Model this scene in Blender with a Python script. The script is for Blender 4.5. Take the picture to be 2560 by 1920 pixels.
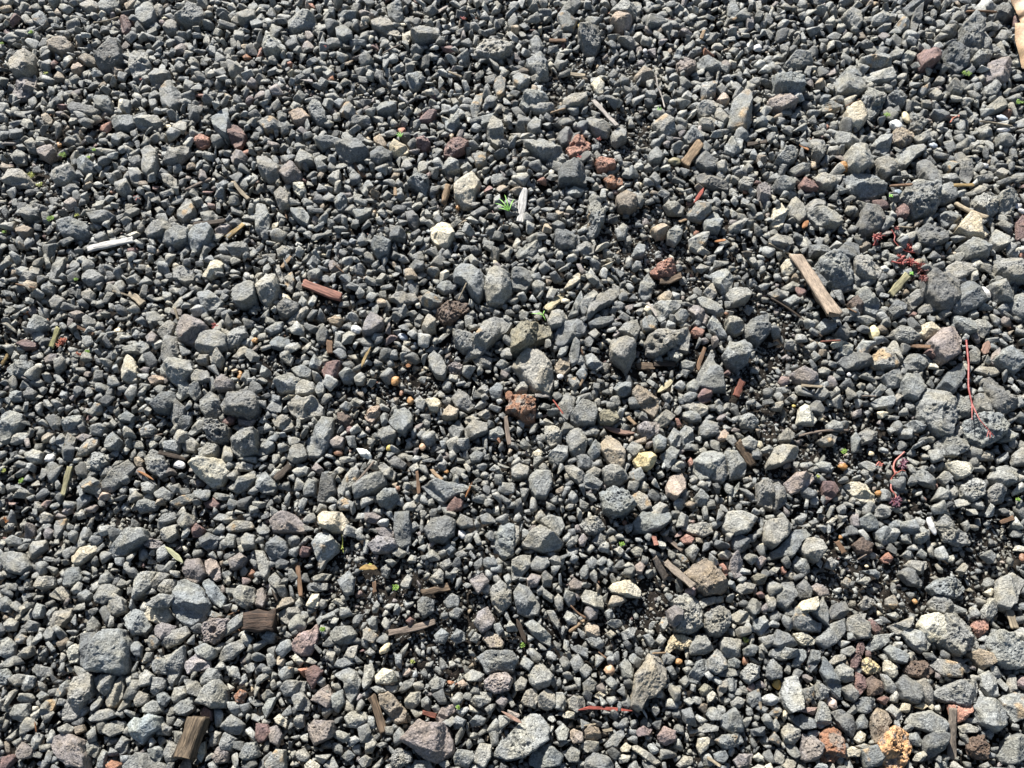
import bpy, bmesh, math, random
import numpy as np
from mathutils import Vector, Matrix
R = math.radians
sc = bpy.context.scene
for o in list(bpy.data.objects): bpy.data.objects.remove(o)
# ------------------------------------------------------------ camera, world, sun, exposure
TILT, HFOV, DIST = R(25), R(66), 0.85
CAM = Vector((0, -DIST*math.sin(TILT), DIST*math.cos(TILT)))
cd = bpy.data.cameras.new("camera"); cam = bpy.data.objects.new("camera", cd); sc.collection.objects.link(cam)
cam.location = CAM; cam.rotation_euler = (TILT, 0, 0); cd.angle = HFOV; cd.sensor_width = 36
cd.clip_start = 0.01; cd.clip_end = 100; sc.camera = cam
SUN_EL, SUN_AZ = R(36), R(-20)          # azimuth measured from +Y (top of the picture) towards +X
w = bpy.data.worlds.new("World"); sc.world = w; w.use_nodes = True
nt = w.node_tree; sky = nt.nodes.new("ShaderNodeTexSky"); sky.sky_type = 'NISHITA'; sky.sun_disc = False
sky.sun_elevation = SUN_EL; sky.sun_rotation = SUN_AZ
bg = nt.nodes["Background"]; bg.inputs[1].default_value = 0.05; nt.links.new(sky.outputs[0], bg.inputs[0])
sl = bpy.data.lights.new("sun", 'SUN'); sl.energy = 5.0; sl.angle = R(0.53); sl.color = (1, .97, .92)
sun = bpy.data.objects.new("sun", sl); sc.collection.objects.link(sun)
sdir = Vector((math.sin(SUN_AZ)*math.cos(SUN_EL), math.cos(SUN_AZ)*math.cos(SUN_EL), math.sin(SUN_EL)))
sun.rotation_euler = sdir.to_track_quat('Z', 'Y').to_euler(); sun.location = sdir*5
sc.view_settings.view_transform = 'Standard'; sc.view_settings.look = 'None'
sc.view_settings.exposure = 1.42; sc.view_settings.gamma = 1
# Gravel seen from above: traced stones, wood litter, pebbles and seedlings in crushed basalt
STONES = """
@11
wv 70,360 130,325 215,345 215,430 165,490 90,480 50,410
B 305,270 340,245 420,250 465,290 450,325 390,340 320,325
d 620,330 700,290 780,300 790,380 730,425 640,430 620,390
g 645,30 690,0 770,0 755,50 700,80 650,65
T 800,20 860,0 910,0 870,50 820,55
g 885,60 930,20 985,30 1010,90 990,140 930,155 885,125
l 985,40 1030,20 1065,60 1040,100 1005,95
gv 1140,75 1200,50 1300,60 1330,100 1280,140 1190,150 1140,120
g 1050,165 1110,130 1150,150 1140,200 1080,215
gv 850,370 900,345 960,350 975,430 930,480 860,500 840,440
mv 75,600 110,540 175,500 225,510 230,570 170,625 110,630
g 200,100 240,70 290,95 305,140 270,165 220,145
l 510,30 590,5 645,30 630,65 570,75
r 775,130 810,110 850,125 840,200 790,205
g 970,500 1010,450 1095,460 1095,510 1030,545 980,540
g 1045,590 1075,545 1120,550 1170,600 1165,660 1110,715 1060,690 1045,640
d 440,700 480,680 600,690 625,720 600,745 470,740
g 610,650 650,610 700,620 725,670 720,720 670,720 625,690
g 875,780 920,750 1020,755 1050,785 1020,820 920,830 880,810
g 720,780 790,745 860,755 870,800 830,830 740,825
b 1380,790 1410,720 1470,690 1485,790 1480,900 1430,880 1390,830
r 1485,850 1510,795 1560,830 1590,870 1560,940 1520,955 1490,900
ov 1265,900 1300,875 1355,890 1350,935 1300,955 1270,935
g 910,970 960,930 1005,960 1020,1050 1010,1120 960,1140 920,1100 925,1030
l 20,1150 50,1090 150,1110 195,1160 190,1200 80,1190 25,1180
b 380,1450 410,1435 560,1430 560,1490 520,1535 400,1520
g 1155,1350 1195,1290 1230,1285 1265,1360 1250,1400 1190,1425 1150,1400
b 1215,1510 1230,1480 1360,1475 1385,1510 1340,1580 1270,1630 1230,1600
g 1040,1560 1080,1510 1180,1480 1230,1490 1210,1560 1130,1590
g 930,1490 1000,1450 1110,1440 1120,1480 1040,1520 960,1530
l 1050,1140 1085,1120 1140,1160 1145,1200 1110,1215 1060,1180
m 240,960 280,935 340,950 370,990 310,1035 250,1000
g 500,1040 560,1030 605,1060 590,1100 540,1115 500,1085
l 1540,110 1590,60 1650,55 1655,110 1590,150 1550,140
g 1475,410 1530,390 1570,430 1540,490 1490,490
g 1475,1600 1540,1560 1600,1590 1610,1640 1500,1659
B 105,1490 160,1460 215,1490 190,1530 130,1540
T 265,740 300,725 340,775 325,805 285,795
g 1300,1380 1380,1370 1415,1400 1390,1440 1320,1445
g 575,1400 680,1370 740,1390 700,1430 600,1440
g 165,930 200,880 240,935 225,975 175,970
p 460,430 500,400 530,420 510,460 470,470
T 510,380 560,360 620,375 610,410 560,415
B 725,440 760,430 800,450 790,485 735,490
g 60,1000 110,960 160,990 160,1050 100,1060
g 130,1370 180,1310 240,1340 240,1400 170,1430
m 1390,1480 1440,1440 1490,1460 1470,1510 1400,1520
l 320,1130 380,1080 460,1075 490,1130 430,1180 350,1170
g 1050,1040 1100,980 1220,930 1220,980 1130,1060
g 820,1010 900,1000 915,1050 860,1080
g 745,1180 820,1160 850,1230 800,1260 750,1230
g 840,1100 880,1070 920,1120 890,1190 850,1180
m 1490,1010 1520,970 1600,1010 1580,1060 1510,1060
@12
g 205,130 270,105 380,110 385,160 330,175 250,200 215,180
l 740,130 800,105 870,140 930,205 920,230 850,215 760,180
g 845,30 900,10 945,50 955,120 910,140 860,100
wv 35,290 80,235 150,250 190,310 120,340 50,320
g 520,200 570,170 620,200 625,240 570,270 530,250
lV 1415,325 1480,260 1540,235 1640,270 1659,330 1590,370 1520,365 1430,345
bv 975,500 1050,465 1090,500 1050,560 1000,570
gv 330,690 380,635 410,650 450,740 460,790 400,790 350,740
b 580,780 640,755 735,740 745,810 650,800
d 515,950 570,930 650,905 730,980 700,1020 600,1045 540,1010
d 740,1000 790,965 880,985 870,1030 790,1060 745,1035
C 870,970 900,930 985,955 990,985 920,1010 880,1000
T 760,890 800,865 850,935 830,965 780,930
rv 1225,950 1260,910 1340,895 1375,930 1350,970 1260,1010 1215,1000
rv 1040,900 1110,890 1130,930 1090,970 1045,950
w 1500,830 1540,770 1590,800 1605,880 1570,935 1520,905 1500,870
g 1200,1090 1260,1020 1310,1050 1320,1110 1240,1120
W 1285,1170 1400,1130 1455,1185 1420,1250 1400,1320 1340,1325 1290,1270
W 1130,1480 1180,1440 1260,1460 1285,1520 1240,1590 1170,1580 1135,1540
g 0,1320 60,1330 90,1400 80,1480 30,1510 0,1490
g 230,1350 300,1335 345,1400 330,1450 280,1440 240,1400
g 15,1030 70,1020 150,1080 150,1160 90,1170 30,1120
m 165,1070 220,1050 290,1110 280,1160 200,1180 160,1130
W 240,1190 310,1195 325,1240 280,1265 240,1230
bV 985,1190 1040,1140 1115,1150 1115,1210 1090,1270 1060,1230
d 965,1370 1010,1350 1060,1420 1030,1475 985,1440
d 865,1520 940,1460 970,1510 960,1545 870,1550
b 745,1580 830,1535 875,1560 850,1640 790,1659 760,1620
g 630,1380 680,1340 750,1345 730,1390 660,1430
gv 500,1290 550,1250 590,1290 580,1350 530,1360
g 1540,560 1570,480 1620,510 1610,600 1570,630
g 1390,700 1420,610 1470,600 1460,680 1430,770 1400,760
g 1225,780 1310,750 1320,800 1270,850 1230,830
b 780,690 860,660 910,690 880,730 790,730
g 540,720 580,650 660,735 600,750
g 530,90 620,60 665,80 640,120 570,120
l 130,1610 170,1590 220,1610 210,1650 140,1659
w 240,1030 300,980 375,1010 370,1050 280,1070
p 220,745 300,710 345,750 330,790 250,795
W 950,220 1000,195 1000,240 985,280 950,265
mv 670,90 720,70 760,80 740,125 690,120
g 1010,240 1080,180 1180,170 1190,220 1110,250 1040,280
r 1040,760 1110,730 1170,735 1130,790 1050,790
g 120,1260 170,1230 220,1260 210,1330 150,1355
g 15,800 80,770 165,780 170,820 60,845
g 390,930 480,890 555,890 540,930 430,965
w 555,880 600,850 630,890 610,930 570,920
g 1400,1000 1490,1000 1490,1060 1430,1075
w 1320,1100 1370,1040 1400,1080 1370,1120
g 1230,730 1300,690 1320,710 1270,750
b 1450,760 1540,750 1530,810 1460,810
gv 1600,720 1659,730 1659,810 1610,790
@13
wv 645,60 720,10 820,5 845,40 800,100 720,90
g 275,110 330,50 420,0 450,15 400,70 310,110
p 640,140 680,95 780,130 760,170 700,190
gv 430,215 500,195 560,200 575,270 540,330 480,320 440,260
bv 95,400 180,365 225,400 235,480 180,500 110,440
l 5,510 60,470 120,490 100,540 50,580 20,560
g 60,640 110,590 200,580 240,630 180,670 90,695 50,670
w 330,650 360,610 470,590 485,650 420,685 340,690
l 120,690 180,665 265,670 275,710 200,725 140,715
W 515,530 560,500 600,550 590,600 550,600
mV 1075,400 1130,365 1190,390 1180,450 1120,470 1080,440
T 800,480 850,445 910,460 920,510 860,520 810,510
g 1200,400 1290,360 1360,400 1360,440 1290,460 1210,440
l 1225,560 1280,520 1335,520 1320,600 1240,640
g 1415,720 1440,640 1510,595 1540,640 1555,780 1500,830 1410,810
l 1200,690 1290,645 1340,670 1320,720 1250,750 1210,730
w 1215,790 1280,750 1330,780 1310,830 1230,820
g 915,780 980,755 1040,800 1060,850 1010,885 950,840
gv 80,930 180,890 250,910 320,960 350,1020 290,1045 200,1030 120,970
oV 350,960 410,900 460,890 510,910 500,970 440,1000 380,1000
ov 545,1040 600,1015 665,1035 670,1080 610,1105 560,1085
nV 600,1160 650,1140 715,1155 720,1190 660,1210 615,1195
d 305,1110 400,1060 460,1075 490,1140 480,1180 310,1180
gV 490,1340 560,1295 605,1370 590,1440 520,1530 480,1520 500,1430
B 680,1270 740,1235 805,1270 810,1330 760,1365 700,1350 680,1310
d 1190,1130 1270,1115 1400,1180 1400,1225 1290,1210 1215,1180
g 1145,1370 1220,1305 1280,1320 1285,1380 1230,1420 1160,1400
g 1245,1430 1320,1360 1365,1430 1340,1500 1260,1490
l 1380,940 1430,885 1500,900 1490,960 1440,990 1390,970
l 1320,1070 1360,1030 1410,1060 1390,1110 1340,1110
g 880,1010 940,955 985,1000 960,1045 900,1050
gv 645,870 700,820 740,840 740,900 680,930 650,910
g 485,760 560,745 640,820 620,870 540,860 490,810
d 1190,1010 1250,1000 1335,1040 1320,1090 1260,1100 1200,1060
d 280,1510 350,1480 420,1520 400,1600 310,1600 280,1560
b 410,1600 470,1565 535,1590 530,1640 470,1655
w 30,1630 100,1580 190,1550 190,1600 130,1659 40,1659
l 670,1480 720,1440 755,1470 740,1540 690,1545
T 905,1480 960,1455 1010,1465 1005,1520 940,1535
w 1005,1520 1060,1455 1110,1470 1100,1530 1060,1580 1010,1560
mv 1590,1220 1640,1180 1680,1200 1670,1320 1600,1300
l 1150,1540 1220,1500 1280,1510 1260,1570 1210,1620 1160,1600
lV 1470,1180 1510,1140 1570,1170 1540,1230 1480,1210
l 1410,1460 1500,1420 1530,1430 1480,1490 1420,1495
g 780,1640 820,1580 870,1600 850,1659 780,1659
g 1300,700 1350,710 1410,770 1380,805 1320,760
l 1110,880 1190,825 1255,850 1240,900 1150,920
g 295,110 350,100 420,130 400,180 330,180
g 1400,30 1440,20 1480,80 1440,110 1400,100
m 1515,140 1560,115 1570,170 1530,190
g 120,270 170,240 210,290 170,350 130,330
g 690,250 750,225 830,280 780,300
g 870,130 980,110 1030,120 960,160 880,180
g 1040,370 1100,280 1120,290 1090,380
p 1330,640 1370,595 1410,640 1380,680
d 290,880 350,820 410,870 400,930 320,930
g 100,830 150,750 190,780 180,840 130,870
b 890,1150 930,1120 970,1160 940,1200
g 985,1330 1050,1305 1120,1340 1100,1380 1020,1380
g 350,1240 400,1215 470,1225 440,1260 370,1270
d 330,1290 400,1270 420,1290 380,1310
@14
gv 40,490 120,455 220,480 235,570 180,615 90,600 50,560
b 95,430 170,360 280,380 290,410 200,435
w 425,540 450,500 610,515 640,570 590,600 460,590
l 610,490 700,460 790,450 840,500 800,525 650,530
g 465,490 540,425 610,480 600,510 480,500
gV 615,620 660,550 760,610 740,690 670,760 630,720
W 500,730 560,685 620,710 640,770 590,825 520,800
g 605,370 680,340 780,370 800,420 730,425 640,410
l 785,350 840,305 880,330 860,370 800,370
w 870,360 920,325 965,345 940,390 880,395
r 970,350 1020,315 1125,310 1120,370 1060,420 1010,420
dv 1150,330 1190,300 1300,340 1290,420 1240,450 1160,400
M 1410,470 1430,410 1530,365 1580,400 1575,490 1530,525 1430,510
gv 1240,200 1310,130 1390,180 1385,300 1330,345 1270,290
dv 1470,70 1530,10 1590,40 1600,100 1540,120 1480,110
d 880,50 960,0 1005,20 990,60 920,100
d 930,190 940,90 985,50 995,120 960,200
l 485,100 540,60 605,70 610,150 570,175 520,140
l 680,110 740,80 840,85 830,115 740,145 690,140
g 710,180 800,130 790,180 730,205
l 825,160 870,120 915,140 915,180 850,195
g 1120,200 1180,150 1235,170 1220,220 1160,230
b 1480,240 1510,200 1580,200 1585,240 1520,270
wV 1330,370 1370,340 1455,330 1440,390 1380,410 1335,400
w 1165,560 1210,525 1275,560 1260,600 1190,600
TV 805,870 860,830 940,845 940,900 880,945 820,920
l 675,940 730,880 800,880 800,950 770,1005 720,980
g 820,1010 880,960 1010,935 1020,975 950,1020 890,1090 840,1050
w 500,1000 560,950 640,950 700,1050 640,1080 590,1110 530,1080
w 700,1040 780,1035 845,1070 830,1110 770,1140 720,1100
b 495,1150 560,1115 700,1115 765,1160 770,1230 700,1265 600,1270 530,1200
w 300,1150 340,1125 480,1130 480,1160 420,1215 350,1200
rv 205,1190 240,1145 300,1170 330,1210 280,1235 220,1220
b 45,1180 80,1150 160,1160 170,1210 110,1235 60,1215
w 245,1380 350,1345 440,1380 485,1440 440,1465 330,1455
W 20,1450 40,1350 90,1310 130,1370 100,1450 50,1485
l 245,1330 310,1280 380,1300 370,1350 270,1380
w 130,1340 170,1270 230,1330 245,1400 200,1440 150,1400
d 590,1450 620,1350 720,1330 760,1400 740,1470 650,1505 600,1490
gV 880,1230 960,1195 1070,1210 1120,1280 1090,1360 960,1390 910,1340 880,1290
g 1070,1270 1130,1190 1210,1210 1225,1280 1160,1310 1100,1300
d 965,1060 1010,1000 1060,1060 1115,1150 1110,1200 1040,1200 990,1130
g 1220,990 1270,975 1310,1060 1330,1140 1300,1190 1250,1160 1240,1080
wV 1330,1290 1400,1260 1480,1290 1500,1360 1420,1400 1350,1340
wv 1490,1270 1560,1240 1600,1280 1600,1370 1530,1390 1490,1350
W 1220,1490 1290,1400 1380,1430 1440,1500 1400,1540 1290,1530
w 1445,1530 1490,1475 1545,1550 1540,1600 1480,1615 1450,1580
dv 975,1490 1040,1450 1150,1480 1165,1560 1080,1590 1000,1560 970,1520
g 1250,1590 1330,1545 1450,1600 1440,1650 1300,1659
rv 1615,1440 1659,1390 1690,1450 1680,1550 1620,1550
d 430,1640 520,1560 590,1580 600,1659 520,1700 430,1680
dv 265,1600 340,1570 410,1600 400,1650 280,1659
g 10,1550 60,1515 150,1530 170,1570 100,1600 20,1590
w 1420,690 1500,640 1560,650 1540,700 1450,725
gV 920,740 1000,740 1030,790 990,850 930,820
w 950,880 1040,850 1090,860 1060,900 980,915
b 1110,1390 1190,1365 1260,1395 1210,1440 1150,1465
w 1480,1110 1520,1075 1560,1110 1530,1150
rv 835,1350 870,1325 920,1360 900,1410 850,1400
gv 770,630 850,590 905,620 880,680 800,670
g 970,590 1040,550 1050,590 1000,620
w 1050,600 1090,580 1135,620 1090,640
g 1070,540 1120,475 1145,520 1130,545
gv 1360,260 1410,200 1450,250 1430,310 1380,300
g 340,680 420,655 490,680 440,710 360,720
b 330,640 370,610 400,640 370,680
gv 50,1040 120,960 180,960 180,1030 120,1065
g 135,1100 200,1070 280,1065 270,1110 180,1130
gv 270,900 340,890 380,960 340,1030 290,990
w 440,860 560,880 610,930 540,945 450,930
l 1110,1130 1200,1120 1250,1160 1180,1180
g 1140,1060 1200,1040 1230,1070 1180,1110
w 1340,1145 1450,1130 1460,1160 1370,1175
b 1060,730 1130,720 1190,750 1110,775
w 1350,500 1400,480 1420,510 1380,530
gv 1410,560 1470,520 1510,560 1480,610 1420,600
l 1290,780 1340,730 1370,740 1320,795
g 1350,830 1420,800 1470,870 1400,890
g 1490,880 1570,860 1620,900 1560,950 1500,930
mv 10,640 80,610 170,620 180,680 90,710 20,680
@21
w 110,160 160,130 200,50 250,60 245,120 180,175 130,180
g 310,150 330,80 370,5 420,10 410,70 360,140
g 530,120 590,80 665,130 650,160 580,190 535,160
gv 1115,80 1180,65 1250,100 1260,160 1200,180 1130,150
W 1305,130 1350,60 1410,20 1445,40 1430,90 1360,140
g 1500,250 1530,190 1620,170 1659,200 1659,290 1570,325 1520,300
b 1290,240 1360,225 1440,290 1400,340 1330,355 1295,300
g 190,450 230,390 300,410 300,450 240,490 190,490
r 125,580 160,545 235,555 225,590 160,605
m 280,660 330,635 375,640 360,680 300,695
m 1145,460 1210,365 1260,380 1335,450 1330,500 1240,560 1160,540
g 1265,590 1310,500 1400,475 1465,520 1455,590 1380,620 1290,615
gv 1465,560 1500,470 1580,450 1595,500 1540,570 1480,595
w 1505,650 1580,580 1620,610 1560,665
g 1025,500 1090,405 1130,440 1110,510 1060,545
g 1045,660 1080,530 1140,520 1155,620 1110,690 1060,690
l 1070,720 1140,660 1220,670 1240,730 1190,790 1160,840 1100,800 1065,760
g 795,600 880,560 930,545 960,590 920,625 820,625
W 780,760 810,670 800,620 850,650 880,720 880,800 830,815 785,790
m 940,520 980,485 1020,520 1005,565 960,570
gv 40,730 90,685 190,680 200,740 150,780 70,770
g 1235,790 1280,740 1340,740 1360,800 1300,820 1240,815
w 1345,620 1420,610 1445,660 1420,720 1370,700
w 1135,900 1200,805 1235,840 1220,890 1160,930
m 1395,830 1440,770 1510,810 1500,860 1410,870
dv 1425,960 1480,880 1580,850 1659,900 1659,1000 1600,1035 1500,1020 1440,1000
gv 1290,930 1360,870 1420,920 1425,1010 1370,1060 1310,1010
d 975,960 1050,890 1130,880 1140,950 1080,1005 1010,1005
g 1100,1040 1150,940 1200,980 1180,1060 1130,1110
g 1230,850 1290,820 1300,890 1260,935 1225,900
r 1440,1080 1490,1020 1530,1030 1510,1080 1470,1095
d 1140,1140 1200,1010 1240,1010 1235,1080 1180,1145
w 1215,1150 1280,1060 1330,1065 1310,1120 1240,1160
dV 1325,1090 1390,1070 1480,1110 1470,1190 1400,1215 1340,1180
gv 1490,1180 1560,1115 1659,1130 1659,1260 1560,1300 1500,1260
lv 400,1090 440,1050 530,1035 535,1070 480,1110 410,1135
g 0,1020 60,1000 130,1020 130,1080 80,1140 60,1180 0,1200
l 50,1210 110,1150 180,1145 170,1190 90,1215
g 555,1010 620,960 665,970 660,1010 600,1035
w 485,1300 560,1190 630,1170 625,1220 560,1280
lV 545,1350 600,1270 670,1280 690,1340 640,1380 570,1380
bv 940,1310 970,1240 1030,1270 1080,1340 1085,1400 1030,1425 960,1390
g 650,1470 710,1420 830,1320 865,1370 800,1460 710,1520 660,1510
l 1170,1200 1230,1165 1285,1215 1260,1270 1190,1260
lv 1280,1250 1350,1215 1420,1240 1400,1300 1330,1325 1290,1300
W 1245,1370 1310,1330 1440,1320 1480,1390 1420,1480 1370,1490 1300,1440
w 1480,1500 1560,1430 1640,1390 1659,1440 1600,1500 1530,1530
g 920,1480 970,1455 1010,1480 990,1540 930,1530
g 1000,1540 1060,1500 1120,1540 1090,1580 1020,1575
p 605,1540 650,1525 710,1540 705,1575 640,1580
T 265,1180 310,1145 345,1150 320,1195 275,1205
w 165,1280 210,1250 270,1270 260,1330 200,1340 170,1310
g 285,1370 340,1330 380,1360 350,1400 290,1400
r 1320,1600 1380,1565 1425,1600 1400,1635 1330,1625
g 540,1490 590,1430 660,1470 640,1540 560,1530
g 1105,1600 1180,1560 1270,1530 1240,1590 1140,1620
l 1505,1350 1560,1330 1635,1350 1620,1385 1530,1390
g 770,1040 830,1010 870,1035 850,1075 780,1070
p 955,790 1010,770 1065,785 1050,815 975,825
T 865,1320 900,1300 935,1330 920,1370 880,1360
g 350,1210 400,1150 430,1180 400,1240
g 875,1590 930,1570 1025,1600 1000,1640 900,1659
bv 265,180 310,160 350,190 340,240 290,240
g 320,290 370,250 420,280 380,340 330,330
g 530,230 570,200 610,240 600,290 540,280
m 460,380 510,350 550,380 540,410 480,410
g 940,370 1010,360 1060,400 1000,440 950,420
bv 60,880 100,865 140,880 135,930 80,940
d 145,880 190,850 235,880 220,925 160,920
g 1295,640 1350,630 1340,700 1280,690
g 580,1100 640,1080 690,1110 650,1160 590,1150
gv 680,1190 740,1150 790,1200 760,1250 690,1250
g 1130,1190 1170,1210 1150,1270 1070,1260 1060,1220
m 1540,1040 1580,1050 1650,1060 1620,1110 1550,1095
w 1650,1300 1659,1300 1659,1340 1550,1320
lv 900,1120 980,1090 1010,1120 980,1160 910,1160
g 450,1150 490,1180 470,1240 420,1260 430,1190
l 640,1400 700,1360 745,1370 720,1420 650,1425
m 490,1180 540,1150 590,1160 540,1205
@22
w 0,200 60,110 130,130 150,200 120,270 70,310 20,270
dv 135,330 200,280 280,310 270,350 200,390 150,370
w 205,420 260,360 330,330 345,355 290,410 220,445
b 65,480 120,430 175,425 160,480 100,505
b 75,540 140,515 215,540 225,580 160,605 100,585
d 385,490 430,450 470,490 450,560 400,560
T 465,410 510,380 560,410 540,450 480,435
m 690,490 740,360 825,410 820,450 760,490 710,500
d 1025,420 1060,370 1090,400 1060,460 1030,450
w 1070,460 1120,370 1165,420 1160,480 1110,495
kV 1165,370 1220,320 1300,280 1375,300 1370,350 1320,380 1270,435 1200,420
b 1350,390 1380,365 1410,400 1400,450 1360,460
b 1280,110 1330,55 1400,70 1480,130 1480,200 1440,280 1390,240 1360,180 1290,150
w 1480,200 1510,110 1580,80 1640,120 1655,220 1600,290 1500,285
g 1360,640 1440,500 1480,420 1560,390 1659,430 1620,490 1560,520 1500,580 1450,630
g 1115,650 1150,605 1200,650 1235,730 1220,790 1170,780 1130,720
MV 1240,720 1290,695 1340,710 1330,755 1260,765
gv 1280,500 1370,490 1420,530 1400,600 1340,610 1290,560
dv 1400,660 1470,640 1530,660 1520,710 1440,720
r 425,740 450,700 550,695 540,760 490,800 440,780
b 540,770 580,725 640,750 620,810 560,810
l 635,790 680,750 710,780 690,825 645,825
g 225,730 290,700 360,740 350,790 280,790
g 125,830 200,780 300,790 310,830 230,880 150,880
w 230,870 300,810 370,820 385,880 330,905 240,900
g 385,870 420,790 450,820 440,890 400,910
g 205,950 270,910 310,930 380,920 430,980 430,1030 340,1040 290,1060 220,1010
g 335,1180 370,1150 430,1050 500,1045 490,1130 470,1220 410,1290 340,1290 330,1240
w 105,1060 170,1030 230,1060 240,1110 180,1130 120,1100
g 855,1070 900,1000 960,975 1010,1020 1005,1090 960,1150 900,1125
g 790,1120 870,1105 910,1150 880,1210 820,1205 790,1160
pV 705,1040 740,975 800,970 800,1020 750,1080 710,1060
d 1265,920 1310,860 1370,890 1410,980 1380,1000 1300,980
W 1100,940 1160,915 1200,940 1180,1000 1130,1000
g 1350,1130 1400,1060 1500,1090 1500,1140 1400,1180 1360,1170
g 200,1310 230,1230 300,1210 330,1290 300,1320 240,1340
g 0,1280 60,1190 115,1210 110,1250 50,1290
d 395,1570 440,1420 500,1440 515,1530 460,1590 400,1600
l 520,1530 560,1450 640,1350 670,1400 630,1500 570,1550
g 630,1490 700,1430 830,1400 840,1470 760,1530 640,1570
b 1075,1490 1170,1455 1300,1470 1390,1500 1290,1550 1200,1600 1120,1540
gv 785,1560 840,1510 900,1500 930,1580 860,1640 800,1610
r 1225,1640 1290,1565 1345,1580 1330,1640 1260,1659
g 790,1360 830,1340 905,1400 890,1450 830,1430
m 360,1380 390,1340 435,1380 410,1410
w 230,1390 300,1350 340,1370 330,1410 270,1430
g 0,1420 60,1400 135,1480 110,1530 40,1530 0,1500
g 1580,620 1620,590 1659,600 1659,660 1590,650
l 1550,700 1610,660 1640,700 1600,730
T 1205,1040 1250,960 1310,1000 1300,1050 1230,1060
d 845,1320 900,1290 970,1340 960,1380 880,1360
w 990,1370 1040,1335 1060,1380 1020,1405
l 1170,1370 1210,1305 1240,1340 1225,1390
g 1260,1390 1300,1370 1360,1380 1340,1430 1280,1430
b 1385,1300 1430,1255 1480,1280 1450,1330 1400,1340
g 1310,1190 1380,1180 1385,1240 1340,1260 1305,1230
m 475,1210 520,1160 570,1180 560,1240 500,1240
g 1070,290 1130,235 1210,270 1200,310 1120,330
dv 985,60 1030,25 1090,50 1080,90 1010,95
g 1420,880 1480,830 1510,870 1490,900
b 75,930 110,900 155,910 150,945 100,955
gv 520,1600 560,1560 620,1590 600,1640 540,1640
l 115,60 145,45 180,150 160,175
g 180,140 230,100 250,160 230,230 190,210
g 330,110 380,80 430,110 400,150 340,150
bv 325,50 360,0 415,30 400,60
g 860,280 920,245 1030,235 1045,280 940,320 900,290
g 150,620 190,600 240,650 220,700 160,670
g 340,690 380,645 430,680 400,730 340,720
g 1110,100 1150,50 1190,90 1160,130
wv 1345,1060 1400,1030 1450,1050 1420,1090 1360,1090
g 1250,1120 1320,1050 1350,1120 1310,1190 1260,1170
g 1030,930 1060,900 1105,950 1080,1000 1040,980
g 1505,1130 1590,1100 1610,1150 1560,1190 1510,1180
w 1430,1020 1490,990 1530,1030 1490,1060
w 1260,770 1310,770 1300,810 1230,800
w 580,970 640,920 700,940 660,970
k 530,1020 600,1020 630,1070 580,1110 540,1080
g 300,1490 340,1440 390,1470 380,1540 310,1550
g 1200,160 1260,160 1280,220 1220,240 1170,200
g 1510,870 1560,820 1600,850 1590,920 1530,920
@23
g 0,110 60,75 140,100 135,160 90,215 0,200
l 130,190 170,150 215,180 200,230 150,240
W 335,210 390,130 445,100 440,160 390,200
oV 895,100 960,50 1030,35 1070,80 1050,130 960,130
gv 820,240 840,160 885,110 920,170 900,260 860,290
g 485,390 520,280 630,210 690,205 700,245 640,300 560,340 500,415
g 365,400 410,290 450,220 460,280 430,370
g 440,330 470,260 530,215 560,240 520,310 470,380
T 950,260 990,230 1050,265 1020,300 960,290
g 1195,280 1230,250 1330,320 1370,370 1320,380 1240,340
m 1145,350 1160,310 1240,350 1280,400 1260,440 1200,420
l 900,330 960,300 1100,280 1110,310 1050,360 970,425 930,400
w 230,420 260,350 330,350 360,400 320,450 250,460
Kv 0,490 70,420 150,420 250,460 260,510 160,540 90,600 0,620
d 285,500 320,430 420,400 490,440 470,490 400,540 310,585 285,550
g 640,600 650,540 710,520 800,570 800,640 750,730 690,680 650,650
gV 870,570 890,510 950,470 1060,490 1140,460 1155,530 1140,610 1040,590 940,640 880,620
gv 690,480 740,430 810,410 830,470 800,550 740,510
g 835,420 900,385 945,420 930,480 850,490
d 495,440 560,400 650,390 665,420 580,455 515,465
g 1050,380 1100,355 1145,390 1110,440 1060,415
g 1270,440 1310,370 1360,450 1400,520 1340,520 1290,490
wv 1385,420 1440,385 1505,430 1500,480 1450,500 1400,470
dv 1505,460 1560,400 1659,370 1670,490 1600,560 1530,520
g 1295,110 1390,80 1440,130 1420,220 1370,230 1310,170
w 1390,240 1450,200 1530,200 1560,230 1520,290 1430,310
gv 1375,630 1420,550 1500,550 1540,610 1530,680 1470,715 1400,690
w 5,710 90,620 210,630 255,700 270,800 240,880 150,880 90,820 50,760
d 1190,800 1290,620 1390,860 1290,860 1200,830
o 1160,490 1190,460 1250,480 1230,520 1180,520
g 475,640 520,625 590,710 550,740 490,710
T 275,710 330,655 370,660 375,730 330,770 290,750
g 370,640 400,540 440,580 430,680 390,700
g 295,640 330,560 375,570 350,630 310,655
nV 0,900 70,910 150,930 150,1020 140,1090 80,1070 20,1010 -40,1000
g 300,960 350,880 410,920 400,1000 360,1060 310,1020
g 380,1030 450,945 540,960 550,1030 530,1090 430,1090 385,1060
K 550,1040 600,990 680,1000 695,1050 650,1090 570,1080
Bv 780,880 820,830 880,870 950,920 950,980 920,1040 850,990 800,940
w 925,1060 1000,990 1060,1030 1010,1090 950,1110
g 1100,1010 1190,1000 1225,1060 1160,1075 1110,1040
w 1120,960 1200,940 1270,970 1270,1010 1210,1040 1140,1000
r 1200,910 1240,855 1300,870 1290,930 1220,960
l 355,1180 380,1120 450,1120 490,1200 470,1270 430,1320 380,1270
T 580,1210 620,1160 690,1190 730,1260 730,1340 690,1385 620,1320 585,1260
Y 790,1320 820,1280 900,1265 940,1300 920,1350 880,1380 810,1360
mv 815,1100 870,1070 960,1080 950,1150 870,1190 830,1150
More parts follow.
